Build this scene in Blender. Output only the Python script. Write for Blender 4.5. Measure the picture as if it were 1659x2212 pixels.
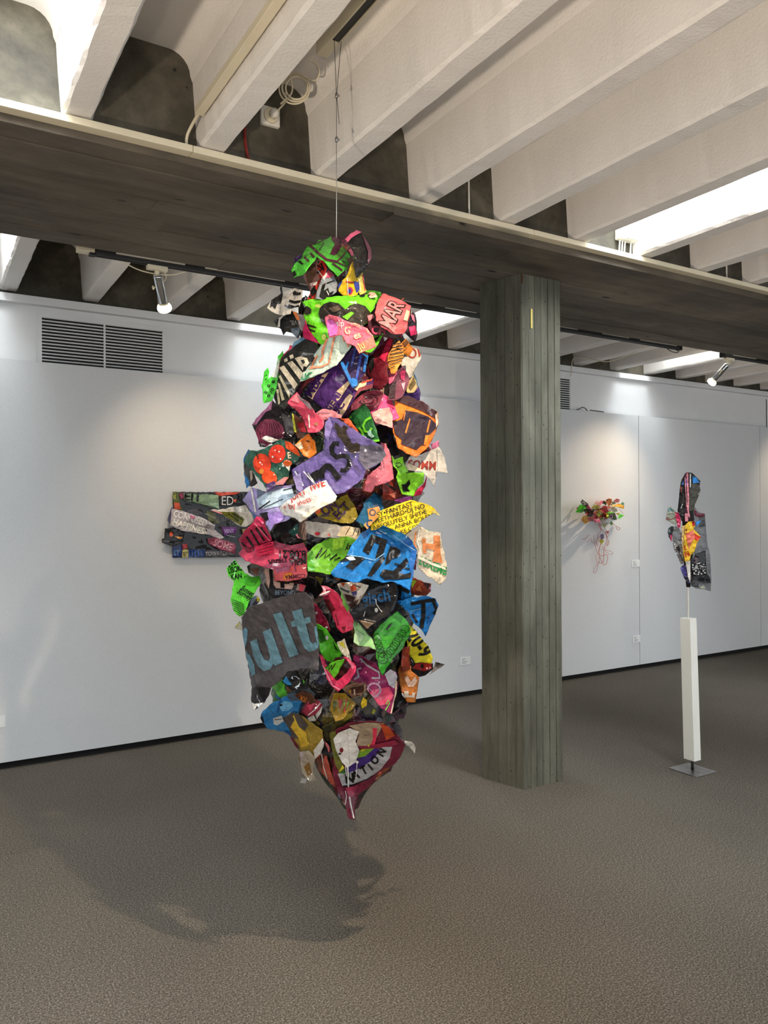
import bpy, bmesh, math, random
from mathutils import Vector, Matrix, noise
from mathutils.geometry import tessellate_polygon

# ------------------------------------------------------------------ scene, camera, light
for o in list(bpy.data.objects):
    bpy.data.objects.remove(o, do_unlink=True)
scene = bpy.context.scene
COL = scene.collection

W, HH = 1659, 2212
F_PX, YAW, PITCH, ROLL, CAM_H = 1664.785, 0.54383, 0.0026611, -0.0049481, 1.55
FW = Vector((math.sin(YAW) * math.cos(PITCH), math.cos(YAW) * math.cos(PITCH), math.sin(PITCH)))
RT0 = Vector((math.cos(YAW), -math.sin(YAW), 0))
UP0 = RT0.cross(FW)
RT = RT0 * math.cos(ROLL) + UP0 * math.sin(ROLL)
UP = -RT0 * math.sin(ROLL) + UP0 * math.cos(ROLL)
CAM = Vector((0, 0, CAM_H))
cam_data = bpy.data.cameras.new('camera')
cam_data.sensor_fit = 'VERTICAL'
cam_data.sensor_height = 36.0
cam_data.lens = F_PX / HH * 36.0
cam_data.clip_start = 0.05
cam = bpy.data.objects.new('camera', cam_data)
M3 = Matrix((RT, UP, -FW)).transposed()
cam.matrix_world = Matrix.Translation(CAM) @ M3.to_4x4()
COL.objects.link(cam)
scene.camera = cam

world = bpy.data.worlds.new('sky')
scene.world = world
world.use_nodes = True
bg = world.node_tree.nodes['Background']
bg.inputs[0].default_value = (0.86, 0.93, 1.0, 1)
bg.inputs[1].default_value = 1.85

vs = scene.view_settings
vs.view_transform = 'Standard'
vs.look = 'None'
vs.gamma = 1
vs.use_curve_mapping = False
vs.exposure = 0.0

SKY_POWER = 140.0       # W per square metre of skylight opening
SPOT_POWER = 34.0
UP_POWER = 370.0
KEY_POWER = 225.0
WARM = (1.0, 0.80, 0.56)

# measured room (metres): x along the concrete beam, y along the ribs towards the wall
Y_BEAM, Y_BEAM2, Z_BEAM = 2.931, 4.082, 2.899
Y_WALL, Y_PANEL, Z_PANEL = 5.353, 5.233, 2.513
RIB0, RIB_S, Z_RIB, Z_SLAB = 0.434, 0.4921, 2.965, 3.33
X_L, X_R, Y_BACK = -3.6, 12.5, -4.2


def ray(px, py):
    return ((px - 829.5) / F_PX) * RT - ((py - 1106.0) / F_PX) * UP + FW


def at_depth(px, py, D):
    return CAM + ray(px, py) * D


def at_y(px, py, Y):
    v = ray(px, py)
    return CAM + v * (Y / v.y)


def lin(c):
    out = []
    for v in c:
        v = v / 255.0
        out.append(v / 12.92 if v <= 0.04045 else ((v + 0.055) / 1.055) ** 2.4)
    return tuple(out)


# ------------------------------------------------------------------ materials
def new_mat(name):
    m = bpy.data.materials.new(name)
    m.use_nodes = True
    nt = m.node_tree
    b = nt.nodes['Principled BSDF']
    return m, nt, b


def nd(nt, kind, **kw):
    n = nt.nodes.new(kind)
    for k, v in kw.items():
        if k.startswith('i_'):
            key = k[2:].replace('_', ' ')
            n.inputs[key].default_value = v
        else:
            setattr(n, k, v)
    return n


def coords(nt, scale=(1, 1, 1)):
    tc = nt.nodes.new('ShaderNodeTexCoord')
    mp = nt.nodes.new('ShaderNodeMapping')
    mp.inputs['Scale'].default_value = scale
    nt.links.new(tc.outputs['Object'], mp.inputs['Vector'])
    return mp.outputs[0]


def ramp(nt, fac, stops):
    r = nt.nodes.new('ShaderNodeValToRGB')
    el = r.color_ramp.elements
    while len(el) < len(stops):
        el.new(0.5)
    for e, (p, c) in zip(el, stops):
        e.position = p
        e.color = (*c, 1) if len(c) == 3 else c
    nt.links.new(fac, r.inputs[0])
    return r.outputs[0]


def mixc(nt, fac, a, b, mode='MIX'):
    m = nt.nodes.new('ShaderNodeMix')
    m.data_type = 'RGBA'
    m.blend_type = mode
    for sock, v in ((m.inputs[0], fac), (m.inputs[6], a), (m.inputs[7], b)):
        if hasattr(v, 'links'):
            nt.links.new(v, sock)
        elif isinstance(v, (int, float)):
            sock.default_value = v
        else:
            sock.default_value = (*v, 1)
    return m.outputs[2]


def add_bump(nt, b, height, strength, dist):
    bp = nt.nodes.new('ShaderNodeBump')
    bp.inputs['Strength'].default_value = strength
    bp.inputs['Distance'].default_value = dist
    nt.links.new(height, bp.inputs['Height'])
    nt.links.new(bp.outputs[0], b.inputs['Normal'])


def tex(nt, vec, kind='ShaderNodeTexNoise', **kw):
    n = nd(nt, kind, **kw)
    nt.links.new(vec, n.inputs['Vector'])
    return n


def simple(name, rgb, rough=0.5, metal=0.0, noise_amt=0.06, noise_scale=6.0, bump=0.0, bump_scale=60.0, coat=0.0):
    m, nt, b = new_mat(name)
    v = coords(nt)
    n = tex(nt, v, i_Scale=noise_scale, i_Detail=4.0)
    c = lin(rgb)
    hi = tuple(min(1, x * (1 + noise_amt)) for x in c)
    lo = tuple(x * (1 - noise_amt) for x in c)
    nt.links.new(ramp(nt, n.outputs[0], [(0.35, lo), (0.65, hi)]), b.inputs['Base Color'])
    b.inputs['Roughness'].default_value = rough
    b.inputs['Metallic'].default_value = metal
    b.inputs['Coat Weight'].default_value = coat
    if bump:
        n2 = tex(nt, v, i_Scale=bump_scale, i_Detail=3.0)
        add_bump(nt, b, n2.outputs[0], bump, 0.01)
    return m


def concrete(name, dark, mid, light, stretch, pits=True, random_tone=0.35, pit_scale=(22, 22, 22), gate=(.52, .60)):
    m, nt, b = new_mat(name)
    v = coords(nt, stretch)
    v0 = coords(nt)
    n1 = tex(nt, v, i_Scale=2.2, i_Detail=8.0, i_Roughness=0.62, i_Distortion=0.3)
    n2 = tex(nt, v0, i_Scale=1.3, i_Detail=5.0, i_Roughness=0.6)
    c1 = ramp(nt, n1.outputs[0], [(0.30, lin(dark)), (0.50, lin(mid)), (0.72, lin(light))])
    c2 = ramp(nt, n2.outputs[0], [(0.32, (0.62, 0.62, 0.62)), (0.66, (1.18, 1.18, 1.18))])
    c = mixc(nt, 1.0, c1, c2, 'MULTIPLY')
    oi = nt.nodes.new('ShaderNodeObjectInfo')
    r = ramp(nt, oi.outputs['Random'], [(0.0, (1 - random_tone,) * 3), (1.0, (1 + random_tone,) * 3)])
    c = mixc(nt, 1.0, c, r, 'MULTIPLY')
    # fine wood grain left by the boards
    n4 = tex(nt, v, i_Scale=14.0, i_Detail=6.0, i_Roughness=0.7)
    g = ramp(nt, n4.outputs[0], [(0.34, (0.80, 0.80, 0.80)), (0.55, (1.04, 1.04, 1.04))])
    c = mixc(nt, 0.8, c, g, 'MULTIPLY')
    if pits:
        vp = coords(nt, pit_scale)
        vo = tex(nt, vp, 'ShaderNodeTexVoronoi', i_Scale=1.0)
        n3 = tex(nt, v0, i_Scale=5.0, i_Detail=2.0)
        p = ramp(nt, vo.outputs['Distance'], [(0.08, (1, 1, 1)), (0.13, (0, 0, 0))])
        gt_ = ramp(nt, n3.outputs[0], [(gate[0], (0, 0, 0)), (gate[1], (1, 1, 1))])
        f = mixc(nt, 1.0, p, gt_, 'MULTIPLY')
        c = mixc(nt, f, c, (0.008, 0.008, 0.007))
    nt.links.new(c, b.inputs['Base Color'])
    b.inputs['Roughness'].default_value = 0.82
    n5 = tex(nt, v, i_Scale=9.0, i_Detail=8.0, i_Roughness=0.7)
    add_bump(nt, b, n5.outputs[0], 0.35, 0.012)
    return m


def carpet():
    m, nt, b = new_mat('carpet')
    v = coords(nt)
    n1 = tex(nt, v, i_Scale=160.0, i_Detail=3.0, i_Roughness=0.75)
    n2 = tex(nt, v, i_Scale=1.1, i_Detail=4.0)
    n3 = tex(nt, v, i_Scale=70.0, i_Detail=3.0)
    c1 = ramp(nt, n1.outputs[0], [(0.30, lin((44, 40, 35))), (0.5, lin((88, 82, 74))), (0.70, lin((146, 137, 126)))])
    c2 = ramp(nt, n2.outputs[0], [(0.3, (0.90, 0.90, 0.90)), (0.7, (1.08, 1.08, 1.08))])
    c3 = ramp(nt, n3.outputs[0], [(0.35, (0.90, 0.90, 0.90)), (0.65, (1.09, 1.09, 1.09))])
    c = mixc(nt, 1.0, mixc(nt, 1.0, c1, c2, 'MULTIPLY'), c3, 'MULTIPLY')
    nt.links.new(c, b.inputs['Base Color'])
    b.inputs['Roughness'].default_value = 0.95
    b.inputs['Specular IOR Level'].default_value = 0.15
    add_bump(nt, b, n1.outputs[0], 0.35, 0.004)
    return m


def fabric_white(name, rgb):
    m, nt, b = new_mat(name)
    v = coords(nt)
    n1 = tex(nt, v, i_Scale=260.0, i_Detail=2.0)
    n2 = tex(nt, v, i_Scale=0.9, i_Detail=3.0)
    c = lin(rgb)
    c1 = ramp(nt, n1.outputs[0], [(0.3, tuple(x * 0.94 for x in c)), (0.7, tuple(min(1, x * 1.04) for x in c))])
    c2 = ramp(nt, n2.outputs[0], [(0.3, (0.97, 0.97, 0.97)), (0.7, (1.0, 1.0, 1.0))])
    nt.links.new(mixc(nt, 1.0, c1, c2, 'MULTIPLY'), b.inputs['Base Color'])
    b.inputs['Roughness'].default_value = 0.85
    add_bump(nt, b, n1.outputs[0], 0.12, 0.004)
    return m


def emit(name, rgb, strength):
    m, nt, b = new_mat(name)
    b.inputs['Base Color'].default_value = (*rgb, 1)
    b.inputs['Emission Color'].default_value = (*rgb, 1)
    b.inputs['Emission Strength'].default_value = strength
    b.inputs['Roughness'].default_value = 0.2
    return m


MAT = {
    'rib': simple('painted_concrete', (234, 230, 226), 0.75, bump=0.25, bump_scale=90, noise_amt=0.04, noise_scale=3),
    'beam': concrete('board_marked_concrete_beam', (74, 66, 55), (96, 87, 74), (112, 102, 88), (0.55, 2.6, 2.6), pits=True, random_tone=0.20, pit_scale=(3.0, 9, 9)),
    'beam_face': concrete('rough_concrete_face', (46, 42, 34), (76, 71, 59), (114, 108, 93), (1.6, 1.6, 1.6), pits=True, random_tone=0.1, pit_scale=(16, 16, 16)),
    'column': concrete('board_marked_concrete_column', (72, 70, 60), (98, 97, 84), (120, 119, 104), (3.6, 3.6, 0.5), pits=True, random_tone=0.14, pit_scale=(34, 34, 20), gate=(.42, .50)),
    'carpet': carpet(),
    'wall': simple('white_wall_paint', (226, 226, 226), 0.7, bump=0.05, bump_scale=120, noise_amt=0.015),
    'panel': fabric_white('pale_wall_panel', (216, 217, 218)),
    'dark': simple('dark_gap', (14, 12, 11), 0.9),
    'cream': simple('cream_plastic', (222, 212, 186), 0.45, noise_amt=0.03),
    'white_plastic': simple('white_plastic', (225, 223, 214), 0.4, noise_amt=0.02),
    'black': simple('black_plastic', (16, 16, 17), 0.4),
    'grey_metal': simple('grey_track_metal', (74, 74, 74), 0.4, metal=0.6),
    'steel': simple('brushed_steel', (150, 148, 146), 0.35, metal=0.9, noise_amt=0.15, noise_scale=25),
    'chrome': simple('chrome', (225, 228, 232), 0.08, metal=1.0, noise_amt=0.01),
    'bulb': emit('glowing_lamp_glass', (1.0, 0.86, 0.62), 14.0),
    'red_cable': simple('red_cable', (120, 30, 26), 0.5),
    'lens': emit('added_uplight_lens', (1.0, 0.80, 0.56), 6.0),
    'tape': simple('yellow_tape', (214, 196, 110), 0.6, noise_amt=0.12, noise_scale=40),
    'rust': simple('rusty_stain', (84, 52, 26), 0.9, noise_amt=0.3, noise_scale=40),
    'post': simple('white_painted_post', (232, 232, 224), 0.55, noise_amt=0.02),
    'card': simple('white_label_card', (236, 236, 234), 0.5, noise_amt=0.01),
    'ink': simple('grey_ink', (140, 140, 142), 0.7),
    'wire': simple('steel_wire', (205, 205, 200), 0.3, metal=0.7, noise_amt=0.02),
    'pane': simple('frosted_skylight_glass', (236, 240, 244), 0.3, noise_amt=0.01),
    'thread': simple('red_thread', (196, 88, 70), 0.8),
}

# ------------------------------------------------------------------ mesh helpers
def link(name, verts, faces, mat, parent=None, smooth=False, label=None, cat=None, kind=None, group=None):
    me = bpy.data.meshes.new(name)
    me.from_pydata([tuple(v) for v in verts], [], faces)
    me.update()
    if mat is not None:
        for mm in (mat if isinstance(mat, (list, tuple)) else [mat]):
            me.materials.append(mm)
    if smooth:
        me.polygons.foreach_set('use_smooth', [True] * len(me.polygons))
    o = bpy.data.objects.new(name, me)
    COL.objects.link(o)
    if parent is not None:
        attach(o, parent)
    tag(o, label, cat, kind, group)
    return o


def attach(o, parent):
    o.parent = parent
    p, t = parent, Vector((0, 0, 0))
    while p is not None:
        t += p.location
        p = p.parent
    o.matrix_parent_inverse = Matrix.Translation(-t) if parent.type == 'EMPTY' else Matrix.Identity(4)


def tag(o, label=None, cat=None, kind=None, group=None):
    if label:
        o['label'] = label
    if cat:
        o['category'] = cat
    if kind:
        o['kind'] = kind
    if group:
        o['group'] = group
    return o


def thing(name, loc, label, cat, group=None, kind=None):
    o = bpy.data.objects.new(name, None)
    o.empty_display_size = 0.1
    o.location = loc
    COL.objects.link(o)
    return tag(o, label, cat, kind, group)


def box_vf(x0, x1, y0, y1, z0, z1):
    v = [(x0, y0, z0), (x1, y0, z0), (x1, y1, z0), (x0, y1, z0), (x0, y0, z1), (x1, y0, z1), (x1, y1, z1), (x0, y1, z1)]
    f = [(0, 3, 2, 1), (4, 5, 6, 7), (0, 1, 5, 4), (1, 2, 6, 5), (2, 3, 7, 6), (3, 0, 4, 7)]
    return v, f


def boxes(name, bl, mat, parent=None, bevel=0.0, **kw):
    V, F = [], []
    for b in bl:
        v, f = box_vf(*b)
        n = len(V)
        V += v
        F += [tuple(i + n for i in q) for q in f]
    o = link(name, V, F, mat, parent, **kw)
    if bevel:
        md = o.modifiers.new('bevel', 'BEVEL')
        md.width = bevel
        md.segments = 2
    return o


def tube_vf(path, r, n=8, closed=False, caps=True):
    pts = [Vector(p) for p in path]
    V, F = [], []
    prev = None
    m = len(pts)
    for i, p in enumerate(pts):
        if closed:
            d = pts[(i + 1) % m] - pts[i - 1]
        else:
            d = pts[min(i + 1, m - 1)] - pts[max(i - 1, 0)]
        d.normalize()
        if prev is None:
            a = d.orthogonal().normalized()
        else:
            a = prev - d * prev.dot(d)
            a = a.normalized() if a.length > 1e-6 else d.orthogonal().normalized()
        prev = a
        b = d.cross(a)
        rr = r[i] if isinstance(r, (list, tuple)) else r
        for k in range(n):
            t = 2 * math.pi * k / n
            V.append(p + a * (math.cos(t) * rr) + b * (math.sin(t) * rr))
    for i in range(m if closed else m - 1):
        j = (i + 1) % m
        for k in range(n):
            l = (k + 1) % n
            F.append((i * n + k, i * n + l, j * n + l, j * n + k))
    if caps and not closed:
        F.append(tuple(range(n - 1, -1, -1)))
        F.append(tuple((m - 1) * n + k for k in range(n)))
    return V, F


def tube(name, path, r, mat, parent=None, n=8, **kw):
    V, F = tube_vf(path, r, n)
    return link(name, V, F, mat, parent, smooth=True, **kw)


def smooth_path(pts, sub=8):
    pts = [Vector(p) for p in pts]
    out = []
    for i in range(len(pts) - 1):
        p0 = pts[max(i - 1, 0)]
        p1, p2 = pts[i], pts[i + 1]
        p3 = pts[min(i + 2, len(pts) - 1)]
        for k in range(sub):
            t = k / sub
            out.append(0.5 * ((2 * p1) + (p2 - p0) * t + (2 * p0 - 5 * p1 + 4 * p2 - p3) * t * t + (3 * p1 - p0 - 3 * p2 + p3) * t ** 3))
    out.append(pts[-1])
    return out


def lathe(name, prof, base, axis, mat, parent=None, n=24, **kw):
    """prof: (distance along axis, radius)"""
    ax = Vector(axis).normalized()
    pts = [Vector(base) + ax * a for a, r in prof]
    a0 = ax.orthogonal().normalized()
    b0 = ax.cross(a0)
    V, F = [], []
    for p, (a, r) in zip(pts, prof):
        for k in range(n):
            t = 2 * math.pi * k / n
            V.append(p + a0 * (math.cos(t) * r) + b0 * (math.sin(t) * r))
    for i in range(len(pts) - 1):
        for k in range(n):
            l = (k + 1) % n
            F.append((i * n + k, i * n + l, (i + 1) * n + l, (i + 1) * n + k))
    F.append(tuple(range(n - 1, -1, -1)))
    F.append(tuple((len(pts) - 1) * n + k for k in range(n)))
    return link(name, V, F, mat, parent, smooth=True, **kw)


rnd = random.Random(7)

# ------------------------------------------------------------------ floor and walls
boxes('floor', [(X_L, X_R, Y_BACK, Y_WALL + 0.2, -0.1, 0.0)], MAT['carpet'], kind='structure',
      label='grey brown speckled carpet floor of the gallery')

wl = boxes('wall_back', [(X_L, X_R, Y_WALL, Y_WALL + 0.2, 0.0, 2.893)], MAT['wall'], kind='structure',
           label='white upper wall above the pale display panels')
boxes('lip', [(X_L, 6.93, Y_WALL - 0.05, Y_WALL, 2.888, 2.938)], MAT['wall'], wl)
boxes('lip', [(6.935, X_R, Y_WALL - 0.05, Y_WALL, 2.888, 2.938)], MAT['wall'], wl)
boxes('concrete_face', [(X_L, X_R, Y_WALL, Y_WALL + 0.2, 2.893, 3.5)], MAT['beam_face'], wl)
boxes('joint_strip', [(8.424, 8.432, Y_WALL - 0.004, Y_WALL, 2.5, 2.86)], MAT['dark'], wl)

for i, (a, b) in enumerate([(X_L, 6.117), (6.123, 8.110), (8.116, X_R)]):
    n = 40
    V, Fq = [], []
    o = boxes('wall_panel', [(a, b, Y_PANEL, Y_PANEL + 0.07, 0.045, Z_PANEL)], MAT['panel'], kind='structure',
              label=['long pale grey display panel behind the hanging sculpture',
                     'pale grey display panel right of the thread piece',
                     'pale grey display panel at the far right'][i])
boxes('baseboard_back', [(X_L, X_R, Y_PANEL + 0.03, Y_PANEL + 0.09, 0.0, 0.06)], MAT['dark'], kind='structure',
      label='dark recessed skirting under the display panels')  # near-black colour stands in for the shadow gap below the panels
boxes('wall_left', [(X_L - 0.2, X_L, Y_BACK, Y_WALL + 0.2, 0.0, 3.5)], MAT['wall'], kind='structure', label='plain white side wall at the left')
boxes('wall_right', [(X_R, X_R + 0.2, Y_BACK, Y_WALL + 0.2, 0.0, 3.5)], MAT['wall'], kind='structure', label='plain white side wall at the right')

# ------------------------------------------------------------------ concrete beam
beam = boxes('ceiling_beam', [(X_L, X_R, Y_BEAM, Y_BEAM2, Z_BEAM + 0.034, 3.42)], MAT['beam_face'], kind='structure',
             label='wide board-marked concrete beam crossing the room')
yy = Y_BEAM
k = 0
while yy < Y_BEAM2 - 0.01:
    wd = min(rnd.choice([0.095, 0.105, 0.115, 0.125, 0.14]), Y_BEAM2 - yy)
    if Y_BEAM2 - yy - wd < 0.05:
        wd = Y_BEAM2 - yy
    x = X_L - rnd.uniform(0, 2.0)
    g0, g1 = rnd.uniform(.0015, .0055), rnd.uniform(.0010, .0035)
    while x < X_R:
        ln = rnd.uniform(2.4, 4.2)
        dz = rnd.uniform(-0.005, 0.005)
        x0, x1 = max(x, X_L), min(x + ln, X_R)
        if x1 > x0 + 0.01:
            boxes('board_strip', [(x0 + 0.0006, x1 - 0.0006, yy + (0.0 if k == 0 else g0), yy + wd - g1, Z_BEAM + dz, Z_BEAM + 0.036)], MAT['beam'], beam)
        x += ln
    yy += wd
    k += 1

# ------------------------------------------------------------------ column (board-marked, splayed towards the back)
cxl, cxr, cy0, cy1 = 2.905, 3.194, 3.3007, 3.582
cfoot = [(cxl, cy0), (cxr, cy0), (cxr + 0.0726, cy1), (cxl - 0.0726, cy1)]
V = [(x, y, 0.0) for x, y in cfoot] + [(x, y, Z_BEAM + 0.020) for x, y in cfoot]
column = link('column', V, [(3, 2, 1, 0), (4, 5, 6, 7), (0, 1, 5, 4), (1, 2, 6, 5), (2, 3, 7, 6), (3, 0, 4, 7)], MAT['column'],
              kind='structure', label='square board-marked concrete column under the beam')


def face_boards(p0, p1, nrm, widths):
    p0, p1 = Vector((*p0, 0)), Vector((*p1, 0))
    d = (p1 - p0)
    L = d.length
    d.normalize()
    nrm = Vector((*nrm, 0)).normalized()
    tot = sum(widths)
    a = 0.0
    for i, w in enumerate(widths):
        w = w / tot * L
        out = rnd.uniform(0.0015, 0.006)
        g = 0.0016
        q = []
        for (t, e) in ((a + g, 0), (a + w - g, 0), (a + w - g, 1), (a + g, 1)):
            q.append(p0 + d * t + nrm * (out if not e else -0.003))
        # outer two then inner two
        Vb = []
        nz = 20
        for j in range(nz + 1):
            z = (Z_BEAM + 0.002) * j / nz
            for kq, v in enumerate(q):
                jit = 0.0
                if kq < 2 and (i == 0 or i == len(widths) - 1):
                    jit = rnd.uniform(-0.0015, 0.0010)
                Vb.append(v + nrm * jit + Vector((0, 0, z)))
        Fb = []
        for j in range(nz):
            for kq in range(4):
                l = (kq + 1) % 4
                Fb.append((j * 4 + kq, j * 4 + l, (j + 1) * 4 + l, (j + 1) * 4 + kq))
        Fb += [(3, 2, 1, 0), tuple(nz * 4 + kq for kq in range(4))]
        link('board_strip', Vb, Fb, MAT['column'], column)
        a += w


face_boards(cfoot[0], cfoot[1], (0, -1), [1.0, 0.85, 0.95, 1.0, 1.0, 0.9])
ln_ = Vector((cfoot[3][0] - cfoot[0][0], cfoot[3][1] - cfoot[0][1]))
face_boards(cfoot[3], cfoot[0], (-ln_.y, ln_.x), [1.0, 1.0, 1.0, 1.1, 0.8])
face_boards(cfoot[1], cfoot[2], (ln_.y, -ln_.x * -1) if False else (ln_.y, ln_.x * 1.0), [1, 1, 1, 1, 1])
boxes('tape_strip', [(2.966, 2.980, cy0 - 0.0085, cy0 - 0.0060, 2.596, 2.707)], MAT['tape'], column)
boxes('rust_stain', [(2.903, 2.911, cy0 - 0.0064, cy0 - 0.002, 2.842, 2.893)], MAT['rust'], column)

# ------------------------------------------------------------------ ribbed ceiling
SKY_FRONT = {-1: (0.2, 2.78), 5: (0.2, 2.78), 11: (0.2, 2.78), -7: (0.2, 2.78)}
SKY_REAR = {-1: (4.2, 4.98), 3: (4.2, 4.98), 5: (4.2, 4.98), 11: (4.2, 4.98), -7: (4.2, 4.98)}
ceil_v, ceil_f = [], []


def vault(kidx, y0, y1):
    """slab with filleted sides between rib kidx and kidx+1"""
    xa = RIB0 + RIB_S * kidx + 0.128
    xb = RIB0 + RIB_S * (kidx + 1) - 0.012
    r = 0.085
    prof = [(xa, Z_SLAB - r - 0.02)]
    for i in range(7):
        t = math.pi / 2 * i / 6
        prof.append((xa + 0.008 + r - r * math.cos(t), Z_SLAB - r + r * math.sin(t)))
    for i in range(7):
        t = math.pi / 2 * (1 - i / 6)
        prof.append((xb - 0.008 - r + r * math.cos(t), Z_SLAB - r + r * math.sin(t)))
    prof.append((xb, Z_SLAB - r - 0.02))
    top = [(xb, 3.42), (xa, 3.42)]
    pr = prof + top
    n = len(pr)
    base = len(ceil_v)
    for y in (y0, y1):
        ceil_v.extend([(x, y, z) for x, z in pr])
    for i in range(n):
        j = (i + 1) % n
        ceil_f.append((base + i, base + j, base + n + j, base + n + i))
    ceil_f.append(tuple(base + i for i in range(n - 1, -1, -1)))
    ceil_f.append(tuple(base + n + i for i in range(n)))


K0, K1 = -9, 25
for kk in range(K0, K1):
    for (ya, yb, S) in ((Y_BACK, Y_BEAM + 0.03, SKY_FRONT), (Y_BEAM2 - 0.03, Y_WALL + 0.03, SKY_REAR)):
        if kk in S:
            a, b = S[kk]
            vault(kk, ya, a)
            vault(kk, b, yb)
        else:
            vault(kk, ya, yb)
ceiling = link('ceiling', ceil_v, ceil_f, MAT['rib'], kind='structure', label='white painted ribbed concrete ceiling with skylight slots')
for p in ceiling.data.polygons:
    p.use_smooth = len(p.vertices) == 4
ceiling.data.set_sharp_from_angle(angle=math.radians(40))


def rib(kidx, y0, y1):
    x0 = RIB0 + RIB_S * kidx
    prof = [(-0.016, 3.42), (-0.012, 3.24), (0.004, Z_RIB + 0.012), (0.014, Z_RIB), (0.098, Z_RIB), (0.108, Z_RIB + 0.012), (0.128, 3.24), (0.132, 3.42)]
    n = len(prof)
    ns = max(4, int((y1 - y0) / 0.045))
    V, Fq = [], []
    for j in range(ns + 1):
        y = y0 + (y1 - y0) * j / ns
        for i, (x, z) in enumerate(prof):
            jx = jz = 0.0
            if 2 <= i <= 5:
                a = noise.noise(Vector((kidx * 3.1 + i * 0.9, y * 7.0, 0.3)))
                b = noise.noise(Vector((kidx * 5.7 + i * 1.3, y * 21.0, 7.3)))
                jx = 0.004 * a + 0.0035 * b
                jz = 0.002 * b
            V.append((x0 + x + jx, y, z + jz))
    for j in range(ns):
        for i in range(n - 1):
            Fq.append((j * n + i, (j + 1) * n + i, (j + 1) * n + i + 1, j * n + i + 1))
    Fq.append(tuple(range(n)))
    Fq.append(tuple(ns * n + i for i in range(n - 1, -1, -1)))
    o = link('rib', V, [tuple(reversed(f)) for f in Fq], MAT['rib'], ceiling)
    return o


for kk in range(K0, K1 + 1):
    rib(kk, Y_BACK, Y_BEAM + 0.02)
    rib(kk, Y_BEAM2 - 0.02, Y_WALL + 0.02)
# roof closing the slab above everything but the skylight slots
for (ya, yb, S, nm) in ((Y_BACK, Y_BEAM + 0.03, SKY_FRONT, 1), (Y_BEAM2 - 0.03, Y_WALL + 0.2, SKY_REAR, 2)):
    bl = []
    xs = X_L
    for kk in sorted(S):
        xa = RIB0 + RIB_S * kk + 0.126
        xb = RIB0 + RIB_S * (kk + 1) - 0.010
        if xa < X_L or xb > X_R:
            continue
        a, b = S[kk]
        bl.append((xs, xa, ya, yb, 3.42, 3.5))
        bl.append((xa, xb, ya, a, 3.42, 3.5))
        bl.append((xa, xb, b, yb, 3.42, 3.5))
        xs = xb
    bl.append((xs, X_R, ya, yb, 3.42, 3.5))
    boxes('roof_slab', bl, MAT['rib'], ceiling)

wn = 0
for S, big in ((SKY_FRONT, True), (SKY_REAR, False)):
    for kk in sorted(S):
        xa = RIB0 + RIB_S * kk + 0.126
        xb = RIB0 + RIB_S * (kk + 1) - 0.010
        if xa < X_L or xb > X_R:
            continue
        a, b = S[kk]
        wn += 1
        w = thing('window_%d' % wn, ((xa + xb) / 2, (a + b) / 2, 3.5), 'skylight above a ceiling slot between two ribs', None, kind='structure')
        t = 0.03
        boxes('upstand', [(xa - t, xa, a - t, b + t, 3.5, 3.75), (xb, xb + t, a - t, b + t, 3.5, 3.75),
                          (xa, xb, a - t, a, 3.5, 3.75), (xa, xb, b, b + t, 3.5, 3.75)], MAT['rib'], w)
        boxes('pane', [(xa - t, xb + t, a - t, b + t, 3.75, 3.765)], MAT['pane'], w)
        ld = bpy.data.lights.new('skylight_daylight', 'AREA')
        ld.shape = 'RECTANGLE'
        ld.size = (xb - xa) * 0.96
        ld.size_y = (b - a) * 0.98
        ld.energy = SKY_POWER * (0.85 if big else 0.6) * ld.size * ld.size_y
        ld.color = (0.88, 0.96, 1.0)
        lo = bpy.data.objects.new('skylight_daylight', ld)
        lo.location = ((xa + xb) / 2, (a + b) / 2, 3.74)
        COL.objects.link(lo)
        attach(lo, w)
# ------------------------------------------------------------------ painted paper sheets
PAPER_GAIN = 0.66
_pm = {}


def paper(rgb, gloss=0.75):
    key = (tuple(rgb), gloss, PAPER_GAIN)
    if key in _pm:
        return _pm[key]
    m, nt, b = new_mat('lacquered_paper_%d_%d_%d' % tuple(rgb))
    v = coords(nt)
    c = [x * PAPER_GAIN for x in lin(rgb)]
    n = tex(nt, v, i_Scale=26.0, i_Detail=6.0, i_Roughness=0.65, i_Distortion=0.6)
    n2 = tex(nt, v, i_Scale=7.0, i_Detail=4.0)
    hi = tuple(min(1, x * 1.18 + 0.004) for x in c)
    lo = tuple(x * 0.78 for x in c)
    col = ramp(nt, n.outputs[0], [(0.34, lo), (0.62, hi)])
    col = mixc(nt, 1.0, col, ramp(nt, n2.outputs[0], [(0.35, (0.85, 0.85, 0.85)), (0.65, (1.12, 1.12, 1.12))]), 'MULTIPLY')
    nt.links.new(col, b.inputs['Base Color'])
    b.inputs['Roughness'].default_value = 0.55
    b.inputs['Specular IOR Level'].default_value = 0.12
    b.inputs['Coat Weight'].default_value = gloss
    b.inputs['Coat IOR'].default_value = 1.36
    b.inputs['Coat Roughness'].default_value = 0.06
    wv = tex(nt, v, i_Scale=30.0, i_Detail=4.0, i_Distortion=1.6)
    vo = tex(nt, v, 'ShaderNodeTexVoronoi', i_Scale=42.0)
    ad = nt.nodes.new('ShaderNodeMath')
    ad.operation = 'MULTIPLY_ADD'
    nt.links.new(vo.outputs['Distance'], ad.inputs[0])
    ad.inputs[1].default_value = 0.7
    nt.links.new(wv.outputs[0], ad.inputs[2])
    add_bump(nt, b, ad.outputs[0], 0.55, 0.011)
    _pm[key] = m
    return m


_glyph = {}


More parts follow.
